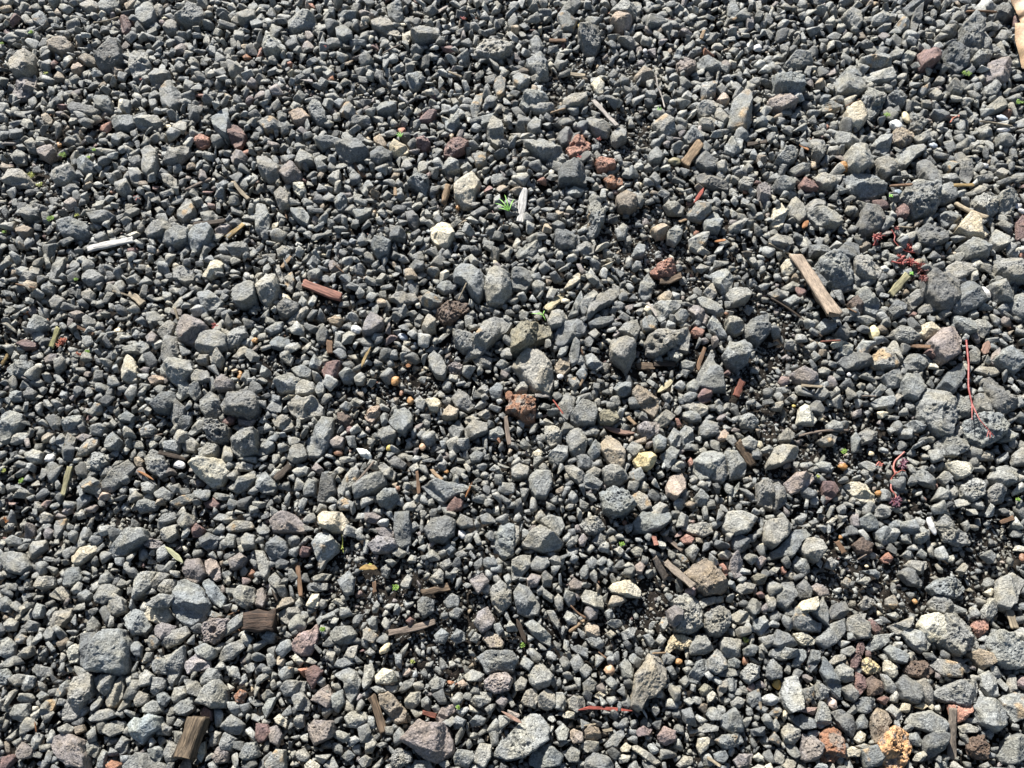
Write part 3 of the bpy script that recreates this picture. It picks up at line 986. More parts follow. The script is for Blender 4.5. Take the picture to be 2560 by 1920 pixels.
dv 260,980 290,895 345,900 340,960 280,1050
lv 90,1170 120,1080 190,1060 220,1130 210,1280 140,1300 100,1240
gv 205,1210 230,1150 290,1130 300,1190 260,1250
gv 290,1150 330,1100 390,1150 395,1200 340,1220 300,1190
d 350,1030 370,940 420,1000 480,1130 470,1210 400,1150
g 435,1030 480,970 550,1020 560,1090 500,1105 450,1080
d 480,1140 550,1110 590,1190 560,1230 520,1210
YV 610,960 650,945 740,1010 710,1040 650,1050 620,1030
rV 540,960 600,840 630,840 625,900 580,1010 550,1010
W 760,960 830,1000 840,1050 800,1085 760,1030
rv 565,1100 580,1040 630,1070 640,1130 600,1190 570,1170
kv 640,1100 680,1060 740,1110 740,1180 660,1190
dv 575,1240 620,1200 690,1210 700,1260 640,1310 590,1290
l 635,880 700,800 780,790 790,840 720,890 660,910
l 870,780 920,750 1010,780 1060,840 1060,890 990,910 930,860
W 990,730 1030,670 1090,655 1165,690 1160,770 1110,830 1060,840 1020,790
gV 1110,830 1160,780 1140,670 1230,650 1300,720 1380,850 1380,890 1230,930 1160,880
oV 1320,740 1360,700 1430,700 1430,750 1380,800 1370,820 1340,780
wv 1435,850 1470,780 1560,790 1600,840 1659,850 1690,1000 1550,1010 1480,960 1440,910
l 1580,790 1640,750 1680,760 1680,840 1600,830
T 1290,920 1370,890 1480,920 1490,960 1400,1020 1340,960
b 755,890 800,860 910,930 890,980 800,960
w 780,740 870,710 930,680 930,720 870,790 830,790
kV 895,1020 930,970 1020,965 1080,1030 1030,1080 930,1065
l 1055,1000 1110,950 1200,980 1250,1030 1240,1070 1140,1060
w 1210,1010 1260,985 1310,1000 1310,1040 1260,1040
d 840,1110 900,1060 960,1100 990,1180 960,1240 880,1210
l 940,1110 1010,1080 1060,1150 1070,1240 1010,1240 980,1170
lv 1075,1190 1140,1140 1240,1090 1340,1090 1385,1150 1360,1230 1290,1260 1170,1230
l 1380,1060 1430,1030 1480,1070 1500,1190 1440,1200 1390,1130
g 1350,1270 1400,1200 1480,1220 1540,1300 1545,1380 1480,1420 1390,1370
w 1520,1210 1600,1170 1680,1190 1680,1320 1600,1370 1550,1290
o 1175,1250 1330,1240 1320,1290 1270,1350 1210,1370 1190,1310
l 905,1370 940,1310 1060,1290 1160,1340 1160,1420 1090,1440 980,1400
d 1010,1500 1060,1430 1160,1430 1160,1530 1060,1600 1020,1560
Bv 670,1310 730,1270 780,1290 800,1350 780,1430 700,1500 680,1410
OV 720,1500 760,1440 830,1390 900,1430 935,1520 920,1580 890,1659 760,1670 740,1570
g 605,1540 700,1510 740,1560 750,1640 640,1659
W 500,1550 550,1520 600,1550 590,1585 520,1585
nV 335,1570 350,1430 420,1390 470,1430 490,1500 495,1570 440,1615 370,1610
mv 220,1600 230,1440 280,1450 350,1510 330,1600 260,1620
wv 90,1430 130,1370 200,1400 210,1460 170,1510 110,1490
d 145,1340 220,1310 310,1350 300,1400 220,1410
l 305,1380 340,1230 380,1260 410,1370 350,1400
d 410,1300 480,1280 560,1330 580,1400 550,1460 480,1400
P 205,1290 260,1265 320,1265 300,1315
kV 1305,1530 1330,1460 1390,1450 1420,1520 1420,1600 1370,1600 1320,1570
g 1500,1580 1540,1490 1640,1430 1680,1450 1680,1600 1590,1635 1530,1620
w 1240,1390 1290,1370 1370,1400 1360,1430 1260,1430
b 580,1360 610,1310 650,1360 640,1400 590,1410
l 775,1280 810,1245 860,1290 880,1350 830,1340
W 860,1290 880,1240 930,1250 910,1300
C 955,1260 1000,1235 1030,1260 1000,1280
lV 590,600 640,545 695,570 680,610 620,640
g 50,520 90,460 170,450 190,530 120,630 60,590
w -10,540 20,530 50,580 40,640 0,640
m 280,490 320,460 390,500 400,530 330,550
d 190,480 230,440 290,500 270,560 200,560
g 610,380 700,370 730,400 720,430 660,400
w 585,450 630,420 670,430 640,470
w 480,460 510,420 540,440 520,490
w 395,980 440,930 500,920 510,950 430,990
l 480,890 530,870 560,900 530,935 480,920
l 370,350 400,295 450,330 430,370
g 160,330 190,285 250,310 280,380 240,410 180,370
g 1395,470 1420,425 1470,440 1460,480 1410,485
W 1405,520 1440,495 1465,520 1440,550
w 1225,380 1270,330 1300,350 1270,400
g 1390,280 1430,250 1480,280 1450,330
w 1550,1140 1570,1060 1600,1050 1600,1150 1570,1170
P 1605,1120 1640,1060 1670,1070 1670,1150
w 0,390 40,355 80,360 50,400 0,415
w 110,410 150,375 185,400 160,440
o 85,360 105,345 115,400 95,400
w 770,560 820,535 850,590 820,625 770,600
w 770,660 820,650 860,680 830,700
b 735,1050 770,1060 825,1140 820,1180 770,1160
m 540,40 560,0 590,20 590,100 550,90
l 790,70 830,50 880,60 860,100 800,100
l 870,280 900,250 950,280 910,310
g 970,280 990,240 1030,270 1020,300
w 1260,70 1290,55 1310,100 1290,130
g 905,1440 960,1430 1010,1490 980,1520 920,1500
g 60,1540 110,1580 90,1640 40,1620
w 80,1640 130,1600 190,1620 170,1659 110,1670
W 560,1470 600,1420 640,1440 630,1480 590,1500
w 570,1520 620,1500 660,1515 620,1540
g 10,1310 60,1250 90,1280 60,1340
W 90,1320 110,1285 130,1310 110,1360
w 20,1400 50,1340 80,1390 60,1430
g 10,1480 40,1420 90,1490 70,1510
r 700,1210 750,1190 790,1210 760,1250
r 655,700 670,695 740,760 700,790 665,750
"""
MAJOR = """
11 1530,870|dark maroon triangular stone
11 130,400|large pale stone upper left
12 1300,950|long maroon stone
12 930,970|cream oval stone
12 1370,1230|pale beige wedge stone
12 1205,1510|round pale beige stone
12 1540,300|pitted pale stone near top
13 430,945|brick-red pitted stone
13 1480,720|tall pointed grey stone
13 745,50|large warm stone at top
14 570,750|round flat beige stone
14 1495,450|large rounded mauve stone
14 1045,370|maroon block stone
14 530,550|flat brick-shaped pale stone
14 640,1180|broad blue-grey stone
21 1150,750|pale rhombic stone
21 1350,1400|large pale beige stone
22 490,745|small maroon stone
22 1270,360|dark brown scoria stone
22 1230,1520|long blue-grey pointed slab
22 1500,510|boomerang-shaped grey stone
22 415,1170|club-shaped grey stone
23 1020,550|four-holed grey stone
23 1290,750|dark triangle stone
23 135,750|large kite-shaped stone
23 870,1320|yellowish beige stone
23 590,300|grey finger-shaped slab
23 1080,1480|pinkish peanut-shaped stone
24 410,1530|square maroon stone
24 1130,220|large dark veined stone
24 1100,1000|tall pale egg-shaped stone
24 430,100|big pale pitted boulder
31 1235,600|big blue-grey slab
31 700,910|large grey trapezoid stone
31 930,1400|pale blue ragged stone
31 1275,980|silvery folded stone
31 1380,370|small ribbed pink shard
31 500,1200|tall light grey stone
32 950,110|upright dark slab
32 320,840|pointed dusty pink stone
32 1110,1490|large purplish slab
32 1535,835|tan pitted stone
33 1270,420|large brown slab
33 900,1100|large pointed warm stone
33 1100,850|forked cream-edged stone
33 1420,880|square grey stone
33 60,1450|big light boulder at bottom
34 830,1530|orange honeycomb stone
34 410,1500|rust-brown scoria stone
34 670,1000|yellow pitted stone
34 1380,750|brick-red stone at right
34 1160,490|pale pitted hollow stone
34 770,300|small brick-red stone
34 590,930|long maroon stone at bottom
34 1240,1300|flat brick-red stone at bottom
"""
# ---- litter: kind tile colour width(px in tile) "points" label-noun
# c = flat wood splinter / chip, t = round twig, f = bendy straw
LITTER = """
c 11 white 46 560,1600 715,1583 870,1565|M long white wood splinter
t 11 greybrown 22 1205,1245 1290,1190 1365,1150
c 11 darkwood 34 1255,1450 1360,1445 1460,1430
c 11 strawwood 30 1470,1540 1520,1500 1580,1450
c 11 palewood 26 1515,1185 1560,1240 1610,1285
t 11 straw 10 600,140 690,135 775,118
c 12 brown 24 630,1045 665,1100 705,1145
t 12 tanwood 42 1245,1205 1232,1255 1215,1312|M stubby tan twig piece
c 12 white 18 930,635 985,658
c 12 tanwood 20 900,1210 905,1275
c 12 palewood 18 1250,475 1335,490
t 12 greybrown 9 820,335 880,315 940,300
t 12 brown 12 185,1350 200,1420
c 13 palewood 32 340,475 410,485 475,490
c 13 greywhite 30 530,635 600,730 680,830|M long grey-white stick
c 13 tanwood 66 1215,940 1165,1000 1120,1055|M blocky tan wood chip
c 13 white 46 78,1235 65,1340 52,1435|M upright white wood chip
c 13 red 22 1245,1210 1215,1265 1175,1322|M bright red splinter
c 13 brown 26 240,262 350,262
t 13 tanwood 15 250,732 345,705
c 13 darkwood 30 1530,925 1645,930
c 13 tanwood 22 1225,255 1245,195
f 13 greywhite 9 935,475 945,560 970,630 988,710
f 13 greywhite 7 930,540 955,580 968,620
c 13 tanwood 18 1080,1450 1130,1410
c 13 rustwood 24 1320,1545 1380,1575
c 13 tanwood 18 1430,130 1475,100
t 14 brown 16 1290,65 1380,72 1475,90
t 14 palewood 13 1370,790 1480,800 1590,815
t 14 palewood 34 1230,1290 1310,1370 1400,1440|M jointed pale stalk piece
c 14 strawwood 22 1200,1205 1335,1195
t 14 brown 22 805,1180 920,1222
c 14 rustwood 34 265,1420 220,1490
t 14 palewood 13 0,1585 155,1645
f 14 palewood 10 830,1465 935,1480
c 14 rustwood 22 210,925 260,985
t 14 brown 10 500,690 600,640
c 21 oliveplate 34 385,470 355,530 325,587|M upright olive wood chip
c 21 palewood 44 830,240 880,270 930,320
c 21 palewood 14 740,240 830,245
c 21 brown 20 490,460 600,500
c 21 olivewood 36 460,1370 430,1460 400,1550|M tall pale olive splinter
t 21 rustwood 15 885,1390 945,1420 1000,1455
c 21 darkwood 28 1040,1280 1200,1310
t 21 brown 13 90,170 240,218
c 21 strawwood 28 0,695 62,650
c 21 palewood 16 1135,340 1150,410
t 21 greybrown 12 950,1180 1050,1150
c 22 pinkwood 58 310,180 430,225 550,265|M pinkish brown wood chunk
c 22 strawwood 20 745,582 715,640 685,728|M curved straw-coloured sliver
c 22 brown 38 475,550 480,632
c 22 darkwood 46 215,1350 175,1400 130,1455|M frayed dark bark piece
t 22 greybrown 13 765,1325 700,1410 645,1482
c 22 brown 22 1042,1395 1050,1470 1055,1545
c 22 tanwood 22 1135,1375 1165,1415 1212,1455
t 22 rustwood 12 1405,1465 1355,1565
c 22 greybrown 28 1618,1040 1630,1140 1645,1225|M upright grey-brown chip
c 22 tanwood 22 225,0 165,80
t 22 palewood 11 1370,180 1310,275
t 22 brown 9 500,50 570,110
c 22 rustwood 26 970,710 1005,712
c 23 creamwood 46 325,250 270,310 220,360|M cream wood shard
c 23 pinktan 34 590,1098 690,1135 795,1152|M pinkish tan leaf-shaped sliver
c 23 tanwood 24 750,1040 800,1095
c 23 greywhite 18 880,295 910,345 938,400
t 23 brown 13 400,510 465,632
c 23 brown 26 1250,595 1225,660 1200,740
c 23 oldbark 58 1455,1215 1510,1280 1570,1350|M dark brown bark chunk
c 23 creamwood 36 1050,790 1000,840 940,885|M pale pointed cream sliver
c 23 redwood 46 1495,810 1470,860 1450,912
c 23 oldbark 46 960,165 1030,155 1095,125
c 23 darkwood 34 920,700 1060,698
c 23 oldbark 46 810,715 915,715
c 23 greywhite 28 150,920 245,890
t 23 red 9 265,925 300,980 332,1032
c 23 tanwood 14 440,840 475,770
c 24 board 78 197,-25 310,190 418,405|M long brown wooden board
c 24 olivewood 52 900,130 855,180 800,245|M short olive wood chip
t 24 darkwood 15 20,270 180,375 350,530
t 24 greybrown 15 200,1168 350,1135 525,1130|M thin grey-brown twig
c 24 pinktan 46 1430,550 1395,640
c 24 palewood 18 220,835 350,852
c 24 brown 26 930,570 1040,602
t 24 redwood 14 345,548 465,555
t 24 greybrown 10 610,905 700,912
t 24 brown 10 520,330 570,375
c 31 husk 30 1072,225 1130,275 1188,332|M pale green husk
c 31 stripedbark 118 1290,1335 1245,1460 1195,1600|M dark striped bark chunk
t 31 brown 9 1470,668 1555,640
c 31 tanwood 34 625,770 652,832
t 31 rustwood 11 230,1360 232,1430
c 31 block 135 1590,710 1690,708 1788,705|M dark brown wood block
c 32 brown 27 265,330 280,440 292,550|M upright brown stick
c 32 goldwood 36 666,368 728,358 790,372|M golden flat sliver
c 32 oldbark 48 1075,525 1160,505 1255,480|M thick weathered bark stick
c 32 greybrown 38 860,782 1010,755 1160,710|M long knobbly twig
c 32 oldbark 54 750,1190 790,1300 825,1430|M curved dark bark strip
c 32 redwood 26 1080,1298 1168,1322
c 32 brown 24 765,452 770,522
c 32 pinktan 22 1590,1290 1725,1370
t 32 darkwood 12 100,500 140,580
c 33 greywood 42 920,305 960,365 1008,430|M shorter left twin wooden stick
c 33 greywood 46 1000,310 1080,400 1165,492|M longer right twin wooden stick
c 33 greybrown 26 962,130 1030,190 1105,250
c 33 pinkwood 32 925,142 930,228
c 33 darkwood 32 30,695 60,770 92,855|M dark upright bark sliver
t 33 tanwood 24 370,780 470,700
t 33 brown 12 380,605 430,655 482,688
c 33 red 20 425,1285 500,1268 620,1275 790,1288|M red bark strip
t 33 tanwood 14 905,918 1000,912
c 33 palewood 18 1590,1150 1618,1282
c 33 palewood 20 1270,1590 1350,1650
t 33 palewood 9 440,1388 540,1375
t 33 brown 9 560,905 612,950
c 33 palewood 18 590,1420 650,1408
c 34 greywood 52 1180,1275 1192,1430 1207,1605|M upright grey stick
c 34 palewood 46 1560,630 1600,755
c 34 brown 36 445,190 495,268
c 34 brown 28 1505,70 1590,38
t 34 greybrown 10 580,310 640,275
"""
# ---- rounded pebbles: tile colour x,y,rx,ry,angle
PEBBLES = """
11 orange 380,940 26,20,20
11 rust 732,1245 20,14,0
12 tan 765,1380 17,18,0
12 tan 1268,885 20,26,0
12 pale 1270,168 34,28,30
12 amber 1310,1345 16,22,0
13 white 1593,312 30,30,0|M round white pebble
13 yellow 447,168 22,22,0
13 white 862,330 17,17,0
13 pale 815,1192 18,16,0
13 olive 1055,1048 44,32,0|M smooth olive pebble
13 rust 1510,1245 22,14,20
14 quartz 828,806 42,58,-20|M white quartz lump
14 cream 893,758 26,48,-8|M upright cream pebble
14 amber 488,1080 38,44,-10|M orange-brown pebble
14 white 1404,1076 28,20,15
14 bluewhite 1520,765 42,20,25
14 white 1525,842 58,18,-5|M flat white flake
14 bluegrey 842,1250 30,24,0
14 white 1617,1333 34,20,-25
14 white 1645,1368 30,18,20
14 bluewhite 1072,943 30,20,10
14 tan 690,28 30,20,-20
21 orange 1652,548 22,20,20|M orange teardrop pebble
21 cream 765,490 32,26,0|M cream round pebble
21 rust 822,910 22,22,0
21 white 322,1310 38,30,20|M white angular pebble
21 white 1162,1352 52,30,10|M oblong white pebble
21 orange 1555,770 18,32,0|M orange triangular pebble
21 pale 255,712 36,18,0
22 quartz 648,476 46,34,10|M white round quartz pebble
22 orange 902,810 28,36,10|M tallest orange pebble
22 orange 1000,940 25,29,0|M round orange pebble
22 rust 537,1275 32,22,-5
22 yellow 862,1243 18,22,20
22 peach 1080,1238 24,28,0
22 bluewhite 955,525 38,24,25|M pale blue flat pebble
22 pale 1050,320 24,26,0
22 rust 942,890 14,22,0
22 rust 917,1510 20,20,0
22 amber 1235,1398 18,14,0
22 white 1030,570 10,14,0
22 shard 705,1280 78,36,35|M white diamond-shaped shard
22 white 1420,1140 0,0,0
23 white 313,780 26,20,0
23 rust 1390,372 16,12,0
24 creamy 684,497 40,52,10|M large cream pebble
24 white 1408,240 34,48,-25|M white flint beside dark stone
24 amber 486,1366 35,24,5|M amber brown pebble
24 amber 716,1538 26,20,0
24 cream 670,1282 22,16,0
24 cream 345,1056 22,16,0
24 cream 770,310 18,18,0
24 yellow 168,972 14,10,0
24 white 525,770 16,16,0
31 white 268,1632 36,18,5
32 white 1335,145 28,34,-30|M white pebble near top
32 cream 836,885 28,46,40|M cream tooth-like pebble
33 peach 633,1025 38,33,10|M smooth peach pebble
33 orange 1081,970 26,20,-10|M small orange pebble
33 rust 1510,966 24,28,0
33 rust 1280,642 18,24,0
33 rust 730,70 18,18,0
33 rust 1410,225 24,22,0
34 orange 951,580 18,18,0|M tiny orange pebble in soil
34 amber 470,165 14,14,0
34 golden 62,1120 38,36,0|M yellow chunky pebble
34 white 1060,90 24,62,-8|M white upright shard
34 blush 412,1240 36,40,-20|M blush white pebble
34 cream 640,352 16,10,0
34 rust 1648,300 22,34,0
"""
# ---- plants: kind tile x y size(px)
PLANTS = """
grass 12 940,890 60|M small bright green sprout
grass 12 1640,1370 150|M long-bladed green grass tuft
grass 13 955,720 55|M thin green seedling
grass 23 200,385 85|M green sprout with bent blades
grass 34 1585,1 20
clover 24 922,122 34|M four-lobed green seedling
clover 14 790,1280 34
moss 14 1285,480 60|M clump of green moss
moss 14 770,748 40
moss 14 1625,665 50|M yellowish moss tuft
moss 11 410,1010 44|M bright green moss cushion
moss 11 205,1140 60
moss 11 300,480 26
moss 11 205,215 30
moss 11 330,1420 50
moss 11 35,1510 30
moss 11 612,975 22
moss 11 575,1025 20
moss 11 15,285 22
moss 11 260,1200 40
moss 11 500,1400 24
moss 12 985,1518 24
moss 21 28,1392 34|M green moss at left edge
moss 21 145,1460 34
moss 21 495,158 20
moss 21 570,625 32
moss 24 490,1268 40
moss 24 318,1432 22
moss 24 1615,1580 24
moss 32 905,490 40|M yellow-green moss near golden sliver
moss 32 435,760 28
moss 32 1015,970 22
moss 32 1310,1265 22
moss 33 710,210 30
moss 33 70,865 40
moss 33 1508,832 34
moss 32 740,345 24
sprout 32 560,230 90|M yellow-green bud on thin stem
sedum 12 1340,130 44|M crimson sprig at the top
sedum 12 452,305 22
sedum 11 888,1285 40|M red star-like sprig
sedum 11 915,518 18
sedum 13 438,1020 40|M red sprig by brick-red stone
sedum 13 562,905 32
sedumc 21 405,570 95|M coral leafy clump
sedumc 21 520,640 55
sedum 21 1395,455 46
sedumo 31 40,65 60|M orange leafy clump at left edge
"""
STEMS = """
M long red branching stem|24|1285,545 1300,700 1298,850 1322,960;1322,960 1322,1062;1322,960 1370,1060 1462,1165;1430,1135 1418,1175;1440,1145 1440,1180|16|red
M curling pink stem with purple rosette|24|885,1270 820,1330 810,1380 830,1410 800,1440 795,1520 835,1550 815,1600;830,1410 870,1385 890,1395|15|pink|870,1345,42,purple;820,1600,42,purple
M red succulent stem lying between stones|14|685,1590 700,1550 715,1530;715,1530 760,1525;800,1490 825,1530 815,1560 860,1610 900,1630;900,1630 960,1640|13|red|700,1540,36,red;830,1490,26,red;920,1620,50,red;690,1590,24,red
crimson leafy stem on dark soil|24|800,35 860,50 920,40 980,50;860,15 890,0|15|red|850,30,40,red;930,45,36,red;990,90,55,darkred;1000,150,40,darkred
short pinkish red sprig on soil|24|700,1360 720,1330 735,1350|10|pink|718,1345,26,pink
orange-red forked sprig|14|1180,795 1200,765 1240,745 1275,735;1205,765 1185,755;1240,745 1235,760|9|coral
"""
# ------------------------------------------------------------ picture <-> ground
W, H = 2560.0, 1920.0
FX = (W/2)/math.tan(HFOV/2)
TS = 640/1659.0
rgt = np.array([1, 0, 0.]); upv = np.array([0, math.cos(TILT), math.sin(TILT)]); fwd = np.array([0, math.sin(TILT), -math.cos(TILT)])
camv = np.array(CAM)
def ground(px, py, z=0.0):
    px = np.asarray(px, float); py = np.asarray(py, float)
    d = fwd[None]+((px-W/2)/FX).reshape(-1, 1)*rgt+(-(py-H/2)/FX).reshape(-1, 1)*upv
    t = (z-camv[2])/d[:, 2]
    return (camv+d*t[:, None])[:, :2]
def project(P):
    P = np.asarray(P, float)-camv
    f = P@fwd
    return W/2+FX*(P@rgt)/f, H/2-FX*(P@upv)/f
def tpx(tile, x, y):
    return (tile % 10-1)*640+x*TS, (tile//10-1)*640+y*TS
rng = np.random.default_rng(7); random.seed(7)
# ------------------------------------------------------------ noise
def hsh(i, j, k, s):
    n = (i*374761393+j*668265263+k*2147483647+s*1274126177) & 0xffffffff
    n = ((n ^ (n >> 13))*1274126177) & 0xffffffff
    return ((n ^ (n >> 16)) & 0xffff)/65535.0
def vn(P, s=0):
    P = np.asarray(P, float); F = np.floor(P); f = P-F; f = f*f*(3-2*f); I = F.astype(np.int64)
    r = 0
    for a in (0, 1):
        for b in (0, 1):
            for c in (0, 1):
                wgt = (f[:, 0] if a else 1-f[:, 0])*(f[:, 1] if b else 1-f[:, 1])*(f[:, 2] if c else 1-f[:, 2])
                r = r+wgt*hsh(I[:, 0]+a, I[:, 1]+b, I[:, 2]+c, s)
    return r*2-1
def fbm(P, s=0, o=3):
    r = 0; a = 1
    for k in range(o): r = r+a*vn(P*(2.03**k)+k*17.3, s+k); a *= .5
    return r
# ------------------------------------------------------------ mesh helpers
def mesh(name, V, F, col=None, ves=None, mat=None, smooth=False):
    V = np.asarray(V, np.float32); F = np.asarray(F, np.int32); n = F.shape[1]
    me = bpy.data.meshes.new(name)
    me.vertices.add(len(V)); me.vertices.foreach_set('co', V.ravel())
    me.loops.add(F.size); me.loops.foreach_set('vertex_index', F.ravel())
    me.polygons.add(len(F)); me.polygons.foreach_set('loop_start', np.arange(0, F.size, n, dtype=np.int32))
    me.polygons.foreach_set('loop_total', np.full(len(F), n, np.int32))
    if smooth: me.polygons.foreach_set('use_smooth', np.ones(len(F), bool))
    if col is not None:
        at = me.attributes.new('col', 'FLOAT_COLOR', 'POINT')
        c = np.ones((len(V), 4), np.float32); c[:, :3] = col; at.data.foreach_set('color', c.ravel())
    if ves is not None:
        at = me.attributes.new('ves', 'FLOAT', 'POINT'); at.data.foreach_set('value', np.broadcast_to(np.float32(ves), (len(V),)).astype(np.float32).copy())
    if mat: me.materials.append(mat)
    me.update(calc_edges=True)
    return me
def link(name, me, loc=(0, 0, 0), parent=None):
    o = bpy.data.objects.new(name, me); sc.collection.objects.link(o); o.location = loc
    if parent is not None: o.parent = parent
    return o
ICO = {}
for lv in (2, 3, 4, 5):
    bm = bmesh.new(); bmesh.ops.create_icosphere(bm, subdivisions=lv, radius=1)
    bm.verts.ensure_lookup_table()
    ICO[lv] = (np.array([v.co[:] for v in bm.verts]), np.array([[v.index for v in f.verts] for f in bm.faces])); bm.free()
# ------------------------------------------------------------ materials
def nodes(name):
    m = bpy.data.materials.new(name); m.use_nodes = True; t = m.node_tree; b = t.nodes['Principled BSDF']
    return m, t, b
def nd(t, ty, **k):
    n = t.nodes.new(ty)
    for a, v in k.items():
        if isinstance(a, str) and hasattr(n, a): setattr(n, a, v)
    return n
def mix(t, a, b, fac, blend='MIX'):
    n = t.nodes.new('ShaderNodeMix'); n.data_type = 'RGBA'; n.blend_type = blend
    for s, v in ((0, fac), (6, a), (7, b)):
        if isinstance(v, (int, float)): n.inputs[s].default_value = v
        elif isinstance(v, tuple): n.inputs[s].default_value = (*v, 1)
        else: t.links.new(v, n.inputs[s])
    return n.outputs[2]
def noise(t, vec, scale, det=3, rough=.6):
    n = t.nodes.new('ShaderNodeTexNoise'); n.inputs['Scale'].default_value = scale; n.inputs['Detail'].default_value = det
    n.inputs['Roughness'].default_value = rough; t.links.new(vec, n.inputs['Vector']); return n.outputs['Fac']
def maprange(t, v, a, b, c, d):
    n = t.nodes.new('ShaderNodeMapRange'); t.links.new(v, n.inputs[0])
    for i, x in enumerate((a, b, c, d)): n.inputs[i+1].default_value = x
    return n.outputs[0]
def math_(t, op, a, b):
    n = t.nodes.new('ShaderNodeMath'); n.operation = op
    for i, v in enumerate((a, b)):
        if isinstance(v, (int, float)): n.inputs[i].default_value = v
        else: t.links.new(v, n.inputs[i])
    return n.outputs[0]
def bump(t, h, strength, dist, nrm=None):
    n = t.nodes.new('ShaderNodeBump'); n.inputs['Strength'].default_value = strength; n.inputs['Distance'].default_value = dist
    t.links.new(h, n.inputs['Height'])
    if nrm is not None: t.links.new(nrm, n.inputs['Normal'])
    return n.outputs[0]
def stone_material(name, rough=.56, pores=True):
    m, t, b = nodes(name)
    g = t.nodes.new('ShaderNodeNewGeometry').outputs['Position']
    a = t.nodes.new('ShaderNodeAttribute'); a.attribute_name = 'col'
    vs = t.nodes.new('ShaderNodeAttribute'); vs.attribute_name = 'ves'
    n1 = noise(t, g, 170, 4, .65); n2 = noise(t, g, 620, 4, .75); n3 = noise(t, g, 60, 2)
    c = mix(t, a.outputs['Color'], maprange(t, n1, .3, .7, .66, 1.34), 1.0, 'MULTIPLY')
    c = mix(t, c, maprange(t, n2, .32, .68, .42, 1.62), 1.0, 'MULTIPLY')
    c = mix(t, c, mix(t, c, (1.06, 1.0, .88), 1.0, 'MULTIPLY'), maprange(t, n3, .42, .62, 0, 1))
    v2 = t.nodes.new('ShaderNodeTexVoronoi'); v2.inputs['Scale'].default_value = 800; t.links.new(g, v2.inputs['Vector'])
    sp = math_(t, 'MULTIPLY', maprange(t, v2.outputs['Distance'], .10, .22, 1, 0), maprange(t, n1, .5, .6, 0, .35))
    c = mix(t, c, (.40, .40, .38), sp)
    t.links.new(c, b.inputs['Base Color']); b.inputs['Roughness'].default_value = rough
    b.inputs['Specular IOR Level'].default_value = .5
    n = bump(t, n1, .35, .0022); n = bump(t, n2, 1.0, .0022, n)
    if pores:
        v = t.nodes.new('ShaderNodeTexVoronoi'); v.inputs['Scale'].default_value = 330; v.inputs['Randomness'].default_value = 1
        t.links.new(g, v.inputs['Vector'])
        pit = math_(t, 'MULTIPLY', maprange(t, v.outputs['Distance'], .16, .38, -1, 0), vs.outputs['Fac'])
        n = bump(t, pit, 1.0, .0012, n)
    t.links.new(n, b.inputs['Normal'])
    return m
M_STONE = stone_material('weathered basalt')
M_GRIT = stone_material('basalt grit', .85, False)
def pebble_material():
    m, t, b = nodes('smooth quartz pebble')
    g = t.nodes.new('ShaderNodeNewGeometry').outputs['Position']
    a = t.nodes.new('ShaderNodeAttribute'); a.attribute_name = 'col'
    n1 = noise(t, g, 260, 3)
    c = mix(t, a.outputs['Color'], maprange(t, n1, .3, .7, .82, 1.12), 1.0, 'MULTIPLY')
    t.links.new(c, b.inputs['Base Color']); b.inputs['Roughness'].default_value = .6
    b.inputs['Subsurface Weight'].default_value = .15; b.inputs['Subsurface Radius'].default_value = (.002, .0015, .001); b.inputs['Subsurface Scale'].default_value = 1
    t.links.new(bump(t, n1, .3, .0008), b.inputs['Normal']); return m
M_PEB = pebble_material()
WOODC = dict(white=(.66, .64, .60), greywhite=(.42, .38, .34), palewood=(.40, .33, .23), tanwood=(.36, .25, .15), strawwood=(.40, .28, .12), straw=(.4, .3, .15),
    brown=(.16, .095, .055), darkwood=(.055, .040, .028), greybrown=(.18, .14, .11), greywood=(.20, .165, .13), pinkwood=(.32, .15, .11), pinktan=(.38, .24, .18),
    red=(.42, .10, .07), redwood=(.16, .055, .035), rustwood=(.30, .14, .06), olivewood=(.36, .33, .19), oliveplate=(.36, .34, .16), creamwood=(.60, .52, .33),
    oldbark=(.10, .070, .045), board=(.30, .235, .175), husk=(.50, .50, .30), stripedbark=(.10, .074, .048), block=(.05, .032, .022), goldwood=(.50, .33, .12))
WOODC = {k: tuple(c*(.62 if max(v) > .3 else .85) for c in v) for k, v in WOODC.items()}
WM = {}
def wood_material(key):
    if key in WM: return WM[key]
    m, t, b = nodes(key+' wood fibre')
    co = t.nodes.new('ShaderNodeTexCoord').outputs['Object']
    mp = t.nodes.new('ShaderNodeMapping'); mp.inputs['Scale'].default_value = (60, 900, 900); t.links.new(co, mp.inputs[0])
    n1 = noise(t, mp.outputs[0], 1.0, 4, .7)
    mp2 = t.nodes.new('ShaderNodeMapping'); mp2.inputs['Scale'].default_value = (25, 320, 320); t.links.new(co, mp2.inputs[0])
    n2 = noise(t, mp2.outputs[0], 1.0, 3); n3 = noise(t, co, 120, 3)
    strong = key in ('stripedbark', 'oldbark', 'block')
    c = mix(t, WOODC[key], maprange(t, n1, .35, .65, .35 if strong else .62, 1.9 if strong else 1.3), 1.0, 'MULTIPLY')
    c = mix(t, c, maprange(t, n2, .35, .65, .55 if strong else .72, 1.35 if strong else 1.2), 1.0, 'MULTIPLY')
    c = mix(t, c, maprange(t, n3, .35, .65, .8, 1.15), 1.0, 'MULTIPLY')
    t.links.new(c, b.inputs['Base Color']); b.inputs['Roughness'].default_value = .75; b.inputs['Specular IOR Level'].default_value = .3
    n = bump(t, n1, .8, .0012); n = bump(t, n2, .7, .002, n); t.links.new(n, b.inputs['Normal'])
    WM[key] = m; return m
